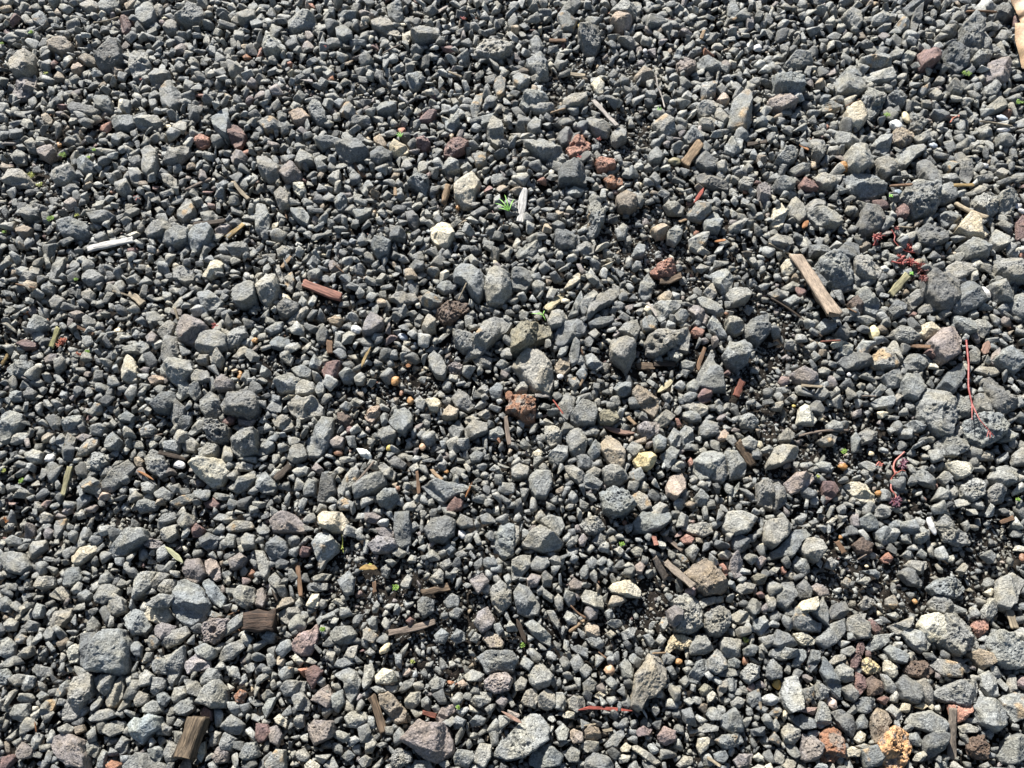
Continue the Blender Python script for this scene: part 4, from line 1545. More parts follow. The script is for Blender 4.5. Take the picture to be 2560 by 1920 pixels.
def plant_material(name, colr, sub=.15, rough=.5):
    m, t, b = nodes(name)
    g = t.nodes.new('ShaderNodeNewGeometry').outputs['Position']; n1 = noise(t, g, 400, 3)
    colr = tuple(c_*.66 for c_ in colr)
    c = mix(t, colr, maprange(t, n1, .3, .7, .65, 1.35), 1.0, 'MULTIPLY')
    t.links.new(c, b.inputs['Base Color']); b.inputs['Roughness'].default_value = rough
    b.inputs['Subsurface Weight'].default_value = sub; b.inputs['Subsurface Radius'].default_value = (.002, .001, .0005); b.inputs['Subsurface Scale'].default_value = 1
    return m
PM = dict(green=plant_material('green blade', (.24, .52, .09)), moss=plant_material('green moss leaf', (.24, .42, .06)), ymoss=plant_material('yellow green moss', (.42, .46, .10)),
    red=plant_material('red succulent', (.36, .085, .072)), darkred=plant_material('dark red succulent', (.13, .03, .025)), pink=plant_material('pink stem', (.42, .13, .10)),
    coral=plant_material('coral leaf', (.50, .15, .085)), purple=plant_material('purple rosette', (.16, .06, .09)), orange=plant_material('orange leaf', (.45, .16, .04)),
    leaf=plant_material('dry tan leaf', (.45, .30, .18), .1, .6))
# stone colours (real albedo)
SC = dict(g=(.178, .184, .180), d=(.118, .124, .126), l=(.214, .219, .212), b=(.164, .175, .179), w=(.222, .220, .202), W=(.370, .350, .290), m=(.176, .160, .157),
    M=(.21, .185, .180), r=(.140, .090, .085), o=(.27, .145, .110), T=(.25, .215, .170), k=(.105, .076, .060), n=(.22, .112, .068), Y=(.42, .36, .21), B=(.19, .162, .130),
    p=(.29, .235, .195), C=(.44, .38, .27), K=(.165, .155, .118), P=(.22, .168, .162), s=(.22, .205, .212), a=(.25, .275, .28), O=(.48, .28, .14))
for k_ in SC: SC[k_] = tuple(v*1.08*f for v, f in zip(SC[k_], (1.01, .998, .972)))
CN = dict(g='mid grey', d='dark grey', l='light grey', b='blue-grey', w='warm grey', W='pale beige', m='mauve-grey', M='pinkish mauve', r='dark maroon', o='brick-red', T='tan', k='dark brown',
    n='rust-brown', Y='yellow', B='brownish grey', p='pinkish tan', C='cream', K='olive', P='dusty pink', s='silvery mauve', a='pale blue', O='orange')
# ------------------------------------------------------------ ground height + maps
X0, X1, Y0, Y1, CS = -1.15, 1.15, -0.62, 1.15, 0.001
NX, NY = int((X1-X0)/CS), int((Y1-Y0)/CS)
HM = np.full((NY, NX), -0.004, np.float32)      # top of whatever lies there
OC = np.zeros((NY, NX), np.uint8)               # 1 = taken by a traced stone, 2 = litter
def cell(x, y): return int((x-X0)/CS), int((y-Y0)/CS)
def bedz(x, y):
    P = np.stack([np.atleast_1d(x), np.atleast_1d(y), np.zeros_like(np.atleast_1d(x))], 1)
    return (vn(P*5.5, 3)*.005+vn(P*14, 5)*.003)
SOIL = [(980, 1480, 130, 100), (1060, 1660, 120, 60), (2250, 1500, 130, 55), (2480, 1390, 110, 80), (2060, 1380, 90, 60), (1560, 330, 90, 75), (1960, 1060, 120, 60), (2140, 1120, 120, 50),
        (1570, 1560, 110, 55), (1020, 950, 100, 50), (1850, 950, 90, 60), (1620, 620, 90, 45), (820, 1440, 60, 60), (1440, 1560, 90, 60), (860, 1400, 70, 60), (1600, 170, 80, 40),
        (100, 440, 80, 70), (300, 1290, 70, 30), (1130, 520, 50, 50), (900, 990, 90, 40), (1400, 230, 50, 50), (2420, 1330, 100, 50), (1750, 900, 80, 40), (1240, 1640, 100, 60), (2290, 1250, 60, 40), (1480, 150, 70, 60), (1490, 560, 70, 40), (1690, 700, 80, 40), (1950, 900, 80, 50), (1900, 1190, 90, 50), (1530, 1290, 80, 40), (1620, 1500, 80, 60), (2060, 1480, 60, 40), (1180, 1560, 70, 50), (700, 900, 60, 30), (840, 760, 60, 40), (1650, 580, 190, 80), (2060, 1090, 170, 80), (2260, 1460, 280, 85), (1900, 800, 110, 70), (1560, 900, 90, 50), (1100, 1560, 160, 110)]
def soilf(px, py):
    v = 0
    for (a, b, c, d) in SOIL: v = np.maximum(v, 1-((px-a)/c)**2-((py-b)/d)**2)
    return v
def inside(poly, X, Y):
    r = np.zeros(X.shape, bool); n = len(poly)
    for i in range(n):
        x1, y1 = poly[i]; x2, y2 = poly[(i+1) % n]
        if y1 == y2: continue
        c = ((y1 > Y) != (y2 > Y)) & (X < (x2-x1)*(Y-y1)/(y2-y1)+x1); r ^= c
    return r
def stamp(poly, z, val=1):
    a = np.min(poly, 0); b = np.max(poly, 0); i0, j0 = cell(*a); i1, j1 = cell(*b)
    i0, j0 = max(i0, 0), max(j0, 0); i1, j1 = min(i1+1, NX), min(j1+1, NY)
    if i1 <= i0 or j1 <= j0: return
    X, Y = np.meshgrid(X0+(np.arange(i0, i1)+.5)*CS, Y0+(np.arange(j0, j1)+.5)*CS)
    m = inside(poly, X, Y)
    OC[j0:j1, i0:i1][m] = val; HM[j0:j1, i0:i1][m] = np.maximum(HM[j0:j1, i0:i1][m], z)
def patch(x, y, r):
    i, j = cell(x, y); k = max(1, int(r/CS))
    return slice(max(j-k, 0), min(j+k+1, NY)), slice(max(i-k, 0), min(i+k+1, NX))
# ------------------------------------------------------------ rock builder
def cut(V, rs, nplanes, tmin, tmax, lo=.72, hi=.95, top=True):
    if top:
        tl = R(rs.uniform(4, 24)); az = rs.uniform(0, 6.283)
        n = np.array([math.sin(tl)*math.cos(az), math.sin(tl)*math.sin(az), math.cos(tl)])
        s = V@n; d = s.max()*rs.uniform(.60, .82); V = V*np.where(s > d, d/np.maximum(s, 1e-9), 1)[:, None]
    for k in range(nplanes):
        tl = R(rs.uniform(tmin, tmax)); az = rs.uniform(0, 6.283)
        n = np.array([math.sin(tl)*math.cos(az), math.sin(tl)*math.sin(az), math.cos(tl)])
        s = V@n; d = s.max()*rs.uniform(lo, hi); V = V*np.where(s > d, d/np.maximum(s, 1e-9), 1)[:, None]
    return V
def polyR(poly, phi):
    """radius of a star-shaped outline (around the origin) at angles phi"""
    d = np.stack([np.cos(phi), np.sin(phi)], 1); best = np.zeros(len(phi)); n = len(poly)
    for i in range(n):
        a = poly[i]; e = poly[(i+1) % n]-a
        den = d[:, 0]*e[1]-d[:, 1]*e[0]; den = np.where(abs(den) < 1e-12, 1e-12, den)
        t = (a[0]*e[1]-a[1]*e[0])/den; u = (a[0]*d[:, 1]-a[1]*d[:, 0])/den
        ok = (t > 0) & (u >= -1e-6) & (u <= 1+1e-6); best = np.where(ok & (t > best), t, best)
    return best
TAB = np.linspace(-math.pi, math.pi, 361)
def rock(poly, Hh, lv, seed, ves=0, soft=0, holes=()):
    rs = np.random.default_rng(seed); D, F = ICO[lv]
    rt = polyR(poly, TAB[:-1]); bad = rt <= 0
    if bad.any(): rt[bad] = rt[~bad].mean() if (~bad).any() else .005
    k = np.array([1, 2, 3, 2, 1.]); k /= k.sum()
    if soft: k = np.ones(25)/25
    h = len(k)//2; rt = np.convolve(np.concatenate([rt[-h:], rt, rt[:h]]), k, 'valid'); rt = np.append(rt, rt[0])
    phi = np.arctan2(D[:, 1], D[:, 0]); Rr = np.interp(phi, TAB, rt); size = rt.mean()
    c = np.sqrt(D[:, 0]**2+D[:, 1]**2); e1, e2 = (1, 1) if soft else (.55, .85)
    u = np.power(c, e1); z = np.sign(D[:, 2])*np.power(np.abs(D[:, 2]), e2)
    V = np.stack([u*np.cos(phi)*Rr, u*np.sin(phi)*Rr, z*Hh], 1)
    off = rs.uniform(0, 100, 3)
    if not soft:
        V = cut(V, rs, rs.integers(3, 6), 22, 48, .55, .9); V = cut(V, rs, rs.integers(2, 5), 50, 75, .80, .95, False)
        nn = V/np.maximum(np.linalg.norm(V, axis=1), 1e-9)[:, None]
        V = V+nn*(size*(.095*fbm(V*(2.4/size)+off, seed % 97, 3)+.040*fbm(V*(9/size)+off, seed % 89, 2)))[:, None]
        V = cut(V, rs, 16, 0, 80, .84, .97, False)
    else:
        V = V*(1+.17*fbm(V*(1.5/size)+off, 3, 3))[:, None]
    pit = np.zeros(len(V))
    if ves:
        up = np.where((D[:, 2] > -.1))[0]
        for q in range(int(14*ves)):
            ctr = V[rs.choice(up)]; r = size*rs.uniform(.05, .17)*(.8 if lv > 4 else 1.2)
            d = np.linalg.norm((V-ctr)*np.array([1, rs.uniform(.8, 1.6), 1]), axis=1); f = np.clip(1-(d/r)**2, 0, 1)
            pit = np.maximum(pit, f*r*1.0)
    for (hx, hy, hr) in holes:
        d = np.hypot(V[:, 0]-hx, V[:, 1]-hy); f = np.clip(1.6*(1-(d/hr)**2), 0, 1)*(V[:, 2] > 0); pit = np.maximum(pit, f*hr*1.5)
    if pit.any(): nn = V/np.maximum(np.linalg.norm(V, axis=1), 1e-9)[:, None]; V = V-nn*pit[:, None]
    return V, F, size
def vnormals(V, F):
    n = np.cross(V[F[:, 1]]-V[F[:, 0]], V[F[:, 2]]-V[F[:, 0]]); N = np.zeros_like(V)
    for k in range(3): np.add.at(N, F[:, k], n)
    return N/np.maximum(np.linalg.norm(N, axis=1), 1e-12)[:, None]
SHARD = {}
def shard_grid(NA, NR, NS):
    """triangles of a fan + rings + side wall + floor fan"""
    if (NA, NR, NS) in SHARD: return SHARD[(NA, NR, NS)]
    F = []; n = np.arange(NA); m = (n+1) % NA
    F.append(np.stack([np.zeros(NA, int), 1+n, 1+m], 1))
    for r in range(NR+NS-1):
        a = 1+r*NA; b = a+NA; F.append(np.stack([a+n, b+n, b+m], 1)); F.append(np.stack([a+n, b+m, a+m], 1))
    last = 1+(NR+NS-1)*NA; F.append(np.stack([last+m, last+n, np.full(NA, last+NA)], 1))
    SHARD[(NA, NR, NS)] = np.concatenate(F); return SHARD[(NA, NR, NS)]
def shard(poly, Hh, q, seed, ves=0, holes=(), edgy=1.):
    """broken, flat-faced stone: tilted top plane, sloping shoulder planes, steep sides"""
    rs = np.random.default_rng(seed); NA, NR, NS = {0: (22, 4, 3), 1: (40, 8, 4), 2: (64, 13, 6), 3: (96, 22, 9)}[q]
    rt = polyR(poly, TAB[:-1]); bad = rt <= 0
    if bad.any(): rt[bad] = rt[~bad].mean() if (~bad).any() else .005
    k = np.ones(1) if not ves > 1 else np.ones(7)/7; h = len(k)//2; rt = np.convolve(np.concatenate([rt[-h:], rt, rt[:h]]), k, 'valid') if h else rt; rt = np.append(rt, rt[0]); size = rt.mean()
    ph = np.linspace(-math.pi, math.pi, NA, endpoint=False)+rs.uniform(-.02, .02, NA); off = rs.uniform(0, 90, 3)
    for a_ in np.arctan2(poly[:, 1], poly[:, 0]): ph[np.argmin(abs((ph-a_+math.pi) % (2*math.pi)-math.pi))] = a_
    Rr = np.interp((ph+math.pi) % (2*math.pi)-math.pi, TAB, rt)*(1+.035*vn(np.stack([np.cos(ph)*5, np.sin(ph)*5, ph*0], 1)+off, 7))
    planes = []; az = rs.uniform(0, 6.283); t0 = math.tan(R(rs.uniform(4, 30)))*edgy; planes.append((Hh*rs.uniform(.8, .95), t0*math.cos(az), t0*math.sin(az)))
    for _ in range(int(rs.integers(2, 5))):
        az = rs.uniform(0, 6.283); d = size*rs.uniform(.0, .7); t = math.tan(R(rs.uniform(22, 60))); planes.append((planes[0][0]+d*t, t*math.cos(az), t*math.sin(az)))
    def top(x, y): return np.min([a-b*x-c*y for a, b, c in planes], 0)
    V = [np.array([[0, 0, float(top(np.zeros(1), np.zeros(1))[0])]])]
    bev = rs.uniform(.84, .95)
    for r in range(NR):
        rho = ((r+1)/NR)**.8; x, y = np.cos(ph)*Rr*rho, np.sin(ph)*Rr*rho; z = top(x, y)-max(0, rho-bev)/(1-bev)*Hh*.08; z = np.maximum(z, Hh*.02); V.append(np.stack([x, y, z], 1)); zr = z
    for r in range(NS):
        f = (r+1)/NS; k = 1+.05*math.sin(f*2.2); V.append(np.stack([np.cos(ph)*Rr*k, np.sin(ph)*Rr*k, zr*(1-f)-Hh*.9*f], 1))
    V.append(np.array([[0, 0, -Hh*.9]])); V = np.concatenate(V); F = shard_grid(NA, NR, NS)
    # a few broken-off corners
    for _ in range(int(rs.integers(1, 4))):
        az = rs.uniform(0, 6.283); el = R(rs.uniform(20, 55)); n = np.array([math.cos(az)*math.cos(el), math.sin(az)*math.cos(el), math.sin(el)]); s_ = V@n; d = s_.max()*rs.uniform(.80, .95); ov = np.maximum(s_-d, 0); V = V-ov[:, None]*n
    N = vnormals(V, F)
    V = V+N*(size*((.036+.035*ves)*fbm(V*(3.0/size)+off, seed % 97, 2)+(.036+.018*ves)*fbm(V*(9/size)+off, seed % 89, 2)))[:, None]
    pit = np.zeros(len(V))
    if ves:
        up = np.where(V[:, 2] > -Hh*.1)[0]
        for _ in range(int((11 if q > 1 else 6)*ves)):
            c = V[rs.choice(up)]; r = size*rs.uniform(.05, .16)*(1 if q > 1 else 1.4); d = np.linalg.norm((V-c)*np.array([1, rs.uniform(.8, 1.6), .7]), axis=1); pit = np.maximum(pit, np.clip(1.4*(1-(d/r)**2), 0, 1)*r*.95)
    for (hx, hy, hr) in holes:
        d = np.hypot(V[:, 0]-hx, V[:, 1]-hy); pit = np.maximum(pit, np.clip(2.2*(1-(d/hr)**2), 0, 1)*(V[:, 2] > 0)*min(hr*2.0, Hh*.45))
    return V-N*pit[:, None], F, size
# ------------------------------------------------------------ parse the traced stones
traced = []; tile = 0
for ln in STONES.strip().splitlines():
    if ln[0] == '@': tile = int(ln[1:]); continue
    if '..' in ln: continue
    code, *pts = ln.split(); P = np.array([[float(v) for v in p.split(',')] for p in pts])
    if len(P) < 4: continue
    px, py = tpx(tile, P[:, 0], P[:, 1]); Q = np.stack([px, py], 1)
    A = 0.5*np.sum(px*np.roll(py, -1)-np.roll(px, -1)*py)
    if A < 0: Q = Q[::-1]
    traced.append(dict(code=code, Q=Q, area=abs(A), c=Q.mean(0), tile=tile))
ORDER = sorted(range(len(traced)), key=lambda i: -traced[i]['area'])
things = []      # (object, picture x, y, category, colour word, group key, own phrase or None)
gritV, gritF, gritC, gritS = [], [], [], []; goff = 0
def add_grit(V, F, C, S):
    global goff
    gritV.append(V); gritF.append(F+goff); gritC.append(np.broadcast_to(C, (len(V), 3))); gritS.append(np.full(len(V), S)); goff += len(V)
def jitcol(c, rs, a=.14):
    c = np.array(c)*math.exp(rs.normal(0, a)); t = rs.normal(0, .025); return c*np.array([1+t, 1, 1-t])
NIND = 300-0
STONE_MAJ = [tuple(l.split('|')) for l in MAJOR.strip().splitlines()]
maj = {}
for a, b in STONE_MAJ:
    t_, xy = a.split(); x_, y_ = [float(v) for v in xy.split(',')]; qx, qy = tpx(int(t_), x_, y_)
    best = min(range(len(traced)), key=lambda i: (0 if inside(traced[i]['Q'], np.array([[qx]]), np.array([[qy]]))[0, 0] else 1e4)+np.hypot(*(traced[i]['c']-(qx, qy))))
    if best not in maj: maj[best] = b
HOLES = {(23, 870, 570): ((935, 527, 17), (960, 558, 13), (912, 580, 14), (950, 490, 8), (1000, 480, 6)), (12, 985, 1190): ((1100, 1170, 9), (1068, 1165, 8)),
         (34, 1040, 490): ((1262, 494, 16),), (13, 350, 960): ((433, 938, 18), (395, 925, 12), (470, 930, 9)), (31, 1325, 740): ((1380, 765, 20),), (31, 945, 215): ((995, 205, 22),), (21, 1325, 1090): ((1410, 1145, 20),)}
indiv = set(maj)
for i in ORDER:
    if len(indiv) >= NIND: break
    indiv.add(i)
for i in ORDER[::-1]:
    pass
for n_, i in enumerate(ORDER):
    S = traced[i]; code = S['code']; rs = np.random.default_rng(1000+i)
    base = code[0]; ves = 1.6 if 'V' in code else (.6 if 'v' in code else 0)
    g0 = ground(S['Q'][:, 0], S['Q'][:, 1], .004); ctr = g0.mean(0); ext = np.sqrt(np.linalg.eigvalsh(np.cov(g0.T))[::-1])*1.3
    Hh = max(.004, min(ext[1]*rs.uniform(.6, 1.0), .017))
    zc = float(bedz(ctr[0], ctr[1])[0])+Hh*.38
    if '^' in code: zc += .011
    G = ground(S['Q'][:, 0], S['Q'][:, 1], zc+Hh*.15)
    # centroid of area
    x, y = G[:, 0], G[:, 1]; cr = x*np.roll(y, -1)-np.roll(x, -1)*y; Am = cr.sum()/2
    ctr = np.array([((x+np.roll(x, -1))*cr).sum(), ((y+np.roll(y, -1))*cr).sum()])/(6*Am)
    P = (G-ctr)*1.02
    if Am < 0: P = P[::-1]
    lv = 3 if S['area'] > 4500 or 'V' in code and S['area'] > 1500 else (2 if S['area'] > 1100 else (1 if S['area'] > 350 else 0))
    holes = []
    for (ht, hx, hy), hl in HOLES.items():
        if ht == S['tile']:
            qx, qy = tpx(ht, hx, hy)
            if np.hypot(S['Q'][:, 0]-qx, S['Q'][:, 1]-qy).min() < 1:
                for (a, b, c_) in hl:
                    gx = ground(*[[v] for v in tpx(ht, a, b)], zc+Hh*.8)[0]; gr = ground(*[[v] for v in tpx(ht, a+c_, b)], zc+Hh*.8)[0]
                    holes.append((gx[0]-ctr[0], gx[1]-ctr[1], abs(gr[0]-gx[0])*1.3))
    if len(holes) > 1: ves = .5
    V, F, size = shard(P, Hh, lv, 1000+i, ves, holes)
    C = np.broadcast_to(jitcol(SC[base], rs, .08), V.shape).copy()
    if 'V' in code and base in 'nOTY': # honeycomb lava: tan and grey blotches of its own
        f = np.clip(fbm(V*(3/size)+i, 5, 2)*2.0-.1, 0, 1)[:, None]; C = C*(1-f)+np.array((.2, .17, .15))*f
    elif rs.random() < .10 and base in 'glw':
        f = np.clip(fbm(V*(1.5/size)+i, 5, 2)*2.2-.6, 0, 1)[:, None]; C = C*(1-f)+np.array((.32, .24, .15))*f
    stamp(P*.96+ctr, zc+Hh*.7)
    S['ctr'] = ctr; S['zt'] = zc+Hh
    if i in indiv:
        me = mesh('stone', V+np.array([0, 0, Hh]), F, C, .25+ves*.6, M_STONE)
        o = link('stone', me, (ctr[0], ctr[1], zc-Hh))
        el = ext[0]/max(ext[1], 1e-6)
        sh = 'pitted' if ves > 1 else ('long' if el > 1.9 else ('blocky' if len(P) <= 5 else ('slab-like' if el > 1.5 else 'angular')))
        things.append(dict(o=o, c=S['c'], cat='stone', cw=CN[base], adj=sh, maj=maj.get(i), area=S['area']))
    else:
        add_grit(V+np.array([ctr[0], ctr[1], zc]), F, C, .25+ves*.6)
# ------------------------------------------------------------ litter footprints (placed after the gravel settles)
PEB = []
for ln in PEBBLES.strip().splitlines():
    a, *m = ln.split('|'); t_, col, xy, rr = a.split(); x_, y_ = map(float, xy.split(',')); rx, ry, an = map(float, rr.split(','))
    if rx == 0: continue
    qx, qy = tpx(int(t_), x_, y_); PEB.append((col, qx, qy, rx*TS*.9, ry*TS*.9, an, m[0][2:] if m else None))
PC = dict(orange=(.42, .23, .09), rust=(.25, .13, .075), tan=(.36, .27, .17), pale=(.45, .43, .36), amber=(.34, .17, .05), white=(.60, .59, .57), yellow=(.55, .42, .12), olive=(.24, .21, .12),
    quartz=(.70, .71, .70), cream=(.62, .52, .34), creamy=(.72, .62, .36), bluewhite=(.45, .49, .53), bluegrey=(.22, .27, .31), peach=(.52, .34, .21), shard=(.66, .68, .63), golden=(.55, .36, .10), blush=(.66, .52, .44))
for (col, qx, qy, rx, ry, an, lab) in PEB:
    g = ground([qx], [qy], .006)[0]; rm = max(abs(ground([qx+rx], [qy], .006)[0][0]-g[0]), .001); k = rm/rx
    phi = np.linspace(0, 2*math.pi, 17)[:-1]; e = np.stack([rx*k*np.cos(phi), ry*k*np.sin(phi)/math.cos(TILT)], 1)
    sl_ = patch(g[0], g[1], rm*.7); hz = float(np.percentile(HM[sl_], 45)) if HM[sl_].size else 0
    Hh = min(rx, ry)*k*.75; zc = max(hz, -.001)+Hh*.25
    g = ground([qx], [qy], zc)[0]; ca, sa = math.cos(-R(an)), math.sin(-R(an)); P = e@np.array([[ca, sa], [-sa, ca]])
    ang = col in ('shard', 'golden', 'quartz', 'white') and rx > 12
    if ang:
        rs = np.random.default_rng(int(qx)); sel = P[::2]*(1+rs.uniform(-.12, .12, 8))[:, None]
        if col == 'shard': sel = P[[0, 3, 5, 8, 11, 13]]*np.array([1.1, .8, .8, 1.1, .8, .8])[:, None]
        V, F, size = rock(sel, Hh, 4, int(qx), 0, 0); V *= 1
    else: V, F, size = rock(P, Hh, 4, int(qx), 0, 1)
    C = np.broadcast_to(np.array(PC[col])*.72, V.shape)
    me = mesh('pebble', V+np.array([0, 0, Hh]), F, C, 0, M_PEB, True); o = link('pebble', me, (g[0], g[1], zc-Hh))
    stamp(P+g, zc+Hh*.8); things.append(dict(o=o, c=np.array([qx, qy]), cat='pebble', cw=col, adj='small' if rx < 12 else 'rounded', maj=lab, area=rx*ry*3))
LIT = []
for ln in LITTER.strip().splitlines():
    a, *m = ln.split('|'); k_, t_, col, wd, *pts = a.split()
    q = np.array([tpx(int(t_), *map(float, p.split(','))) for p in pts]); LIT.append(dict(k=k_, col=col, w=float(wd)*TS, q=q, lab=m[0][2:] if m else None))
for L in LIT:
    g = ground(L['q'][:, 0], L['q'][:, 1], .008); L['g'] = g
    k = np.linalg.norm(ground([L['q'][0, 0]+1], [L['q'][0, 1]], .008)[0]-g[0]); L['wm'] = L['w']*k
    # footprint reserved from coarse gravel
    for a, b in zip(g[:-1], g[1:]):
        d = (b-a)/max(np.linalg.norm(b-a), 1e-6); nrm = np.array([-d[1], d[0]])*L['wm']*.45
        if L['w'] > 9: stamp(np.array([a+nrm, b+nrm, b-nrm, a-nrm]), -1, 2)
# ------------------------------------------------------------ the loose gravel between the traced stones
def hull(rs, n):
    while True:
        if rs.random() < .6:        # broken plate: two unlike polygons, one above the other
            k = int(rs.integers(4, 7)); a = np.sort(rs.uniform(0, 2*math.pi, k)); r = rs.uniform(.75, 1, k); sh = rs.uniform(-.22, .22, 2); q = rs.uniform(.6, 1, k); tl = rs.uniform(-.3, .3, 2)
            T = np.stack([np.cos(a)*r*q+sh[0], np.sin(a)*r*q+sh[1], np.full(k, .75)], 1); T[:, 2] += T[:, :2]@tl; B = np.stack([np.cos(a+.1)*r, np.sin(a+.1)*r, np.full(k, -.6)+rs.uniform(-.2, .2, k)], 1); P = np.vstack([T, B])
        else:
            P = rs.normal(0, 1, (n, 3)); P /= np.linalg.norm(P, axis=1)[:, None]; P *= rs.uniform(.72, 1.0, (n, 1))
        bm = bmesh.new(); [bm.verts.new(p) for p in P]; r = bmesh.ops.convex_hull(bm, input=bm.verts)
        bmesh.ops.delete(bm, geom=list({e for e in r['geom_interior']+r['geom_unused'] if isinstance(e, bmesh.types.BMVert)}), context='VERTS')
        bmesh.ops.recalc_face_normals(bm, faces=bm.faces); bm.normal_update()
        bm.verts.index_update(); V = np.array([v.co[:] for v in bm.verts]); F = np.array([[v.index for v in f.verts] for f in bm.faces])
        N = np.array([f.normal[:] for f in bm.faces]); D = np.array([f.normal.dot(f.verts[0].co) for f in bm.faces]); bm.free()
        if D.min() > .13: return V, F, N, D
def templates(lv, n, seed):
    out = []; rs = np.random.default_rng(seed)
    for k in range(n):
        V, F, N, D = hull(rs, int(rs.integers(6, 10)))
        if lv == 3:
            U, F = ICO[4] if k % 3 == 0 else ICO[3]; q = U@N.T; rr = np.where(q > 1e-3, D[None]/np.maximum(q, 1e-3), 9).min(1)
            V = U*(rr*(1+.03*fbm(U*4+k*9, k, 3)))[:, None]
        V = V*np.array([1.18, rs.uniform(.62, 1.05), rs.uniform(.32, .68)]); V = V/np.abs(V[:, :2]).max()
        out.append((V.astype(np.float32), F))
    return out
TPL = {3: templates(3, 120, 1), 2: templates(2, 160, 2)}
PAL = [('g', .44), ('d', .14), ('l', .17), ('b', .06), ('w', .08), ('m', .025), ('B', .010), ('W', .008), ('r', .004), ('P', .002), ('o', .0015), ('T', .005), ('n', .002)]
palk = [p[0] for p in PAL]; palw = np.array([p[1] for p in PAL]); palw /= palw.sum()
inst = {3: [], 2: []}
def in_view(x, y, m=1.0):
    P = np.array([x, y, 0])-camv; f = P@fwd; return abs((P@rgt)/f) < (W/2/FX)*1.06*m and abs((P@upv)/f) < (H/2/FX)*1.08*m
def throw(n, rmin, rmax, ocmax, lift, dens_soil, lv, margin=1.0, under=False, soil_only=False):
    xs = rng.uniform(X0+.02, X1-.02, n); ys = rng.uniform(Y0+.02, Y1-.02, n)
    rr = (rmin+(rmax-rmin)*rng.random(n)**1.6)*(1+.45*np.clip(ys, 0, 1))
    P = np.stack([xs, ys, np.zeros(n)], 1); px, py = project(P); sf = soilf(px, py); bz = bedz(xs, ys)
    ok = (np.abs(px-W/2) < W*.5*margin) & (np.abs(py-H/2) < H*.5*margin) & ((P-camv)@fwd > .1)
    if soil_only: ok0 = sf > rng.random(n)*.25+.02
    u = rng.random(n); rj = rng.normal(0, 1, n)*np.clip(rr*.28, 0, .0018)
    if soil_only: ok &= ok0
    for q in np.where(ok)[0]:
        if sf[q] > 0.15 and u[q] > dens_soil: continue
        x, y, r = xs[q], ys[q], rr[q]; s = patch(x, y, r*.62); o_ = OC[s]
        if o_.size == 0: continue
        if not under and (o_ > 0).mean() > ocmax: continue
        hz = bz[q]+lift+rj[q]+(-.003 if sf[q] > .15 else 0)
        if not under:
            OC[s] = np.where(OC[s] == 0, 3, OC[s]); HM[s] = np.maximum(HM[s], hz+r*.5)
        inst[lv].append((x, y, hz, r))
throw(16000, .0065, .0090, .07, .0022, .05, 3, 1.35)
throw(45000, .0048, .0068, .10, .0006, .10, 3, 1.35)
throw(45000, .0048, .0068, .10, .0006, .10, 2, 1.35)
throw(100000, .0036, .0048, .11, -.0022, .30, 2, 1.3)
throw(170000, .0026, .0036, .16, -.0048, .7, 2, 1.22)
throw(240000, .0016, .0026, .24, -.0070, .9, 2, 1.12)
n1_ = sum(len(v) for v in inst.values())
throw(50000, .0024, .0050, 1, -.0120, 1, 2, 1.3, True)
throw(120000, .0009, .0016, .55, -.0080, 1, 2, 1.05)
throw(500000, .0007, .0021, .80, -.0055, 1, 2, 1.05, False, True)
for q in range(1500):
    x, y = rng.uniform(-.8, .8), rng.uniform(-.5, .9); s = patch(x, y, .001); r = rng.uniform(.0007, .0017)
    inst[2].append((x, y, float(HM[s].mean())+r*.2, r))
for lv in (3, 2):
  A_ = np.array(inst[lv]); K_ = rng.integers(0, len(TPL[lv]), len(A_))
  for kk in range(len(TPL[lv])):
    a = A_[K_ == kk]; n = len(a); T, F = TPL[lv][kk]
    if n == 0: continue
    V = T[None]*a[:, 3][:, None, None]*1.15
    yaw = rng.uniform(0, 6.283, n); t1 = rng.normal(0, .62, n); t2 = rng.normal(0, .62, n)
    c, s = np.cos(t1), np.sin(t1); V = np.stack([V[..., 0], V[..., 1]*c[:, None]-V[..., 2]*s[:, None], V[..., 1]*s[:, None]+V[..., 2]*c[:, None]], -1)
    c, s = np.cos(t2), np.sin(t2); V = np.stack([V[..., 0]*c[:, None]+V[..., 2]*s[:, None], V[..., 1], -V[..., 0]*s[:, None]+V[..., 2]*c[:, None]], -1)
    c, s = np.cos(yaw), np.sin(yaw); V = np.stack([V[..., 0]*c[:, None]-V[..., 1]*s[:, None], V[..., 0]*s[:, None]+V[..., 1]*c[:, None], V[..., 2]], -1)
    V = V+a[:, None, :3]
    ck = rng.choice(len(palk), n, p=palw); base = np.array([SC[x] for x in palk])[ck]*np.exp(rng.normal(0, .20, n))[:, None]
    C = np.repeat(base[:, None, :], len(T), 1).reshape(-1, 3)
    FF = (F[None]+(np.arange(n)*len(T))[:, None, None]).reshape(-1, 3)
    add_grit(V.reshape(-1, 3), FF, C, .2)
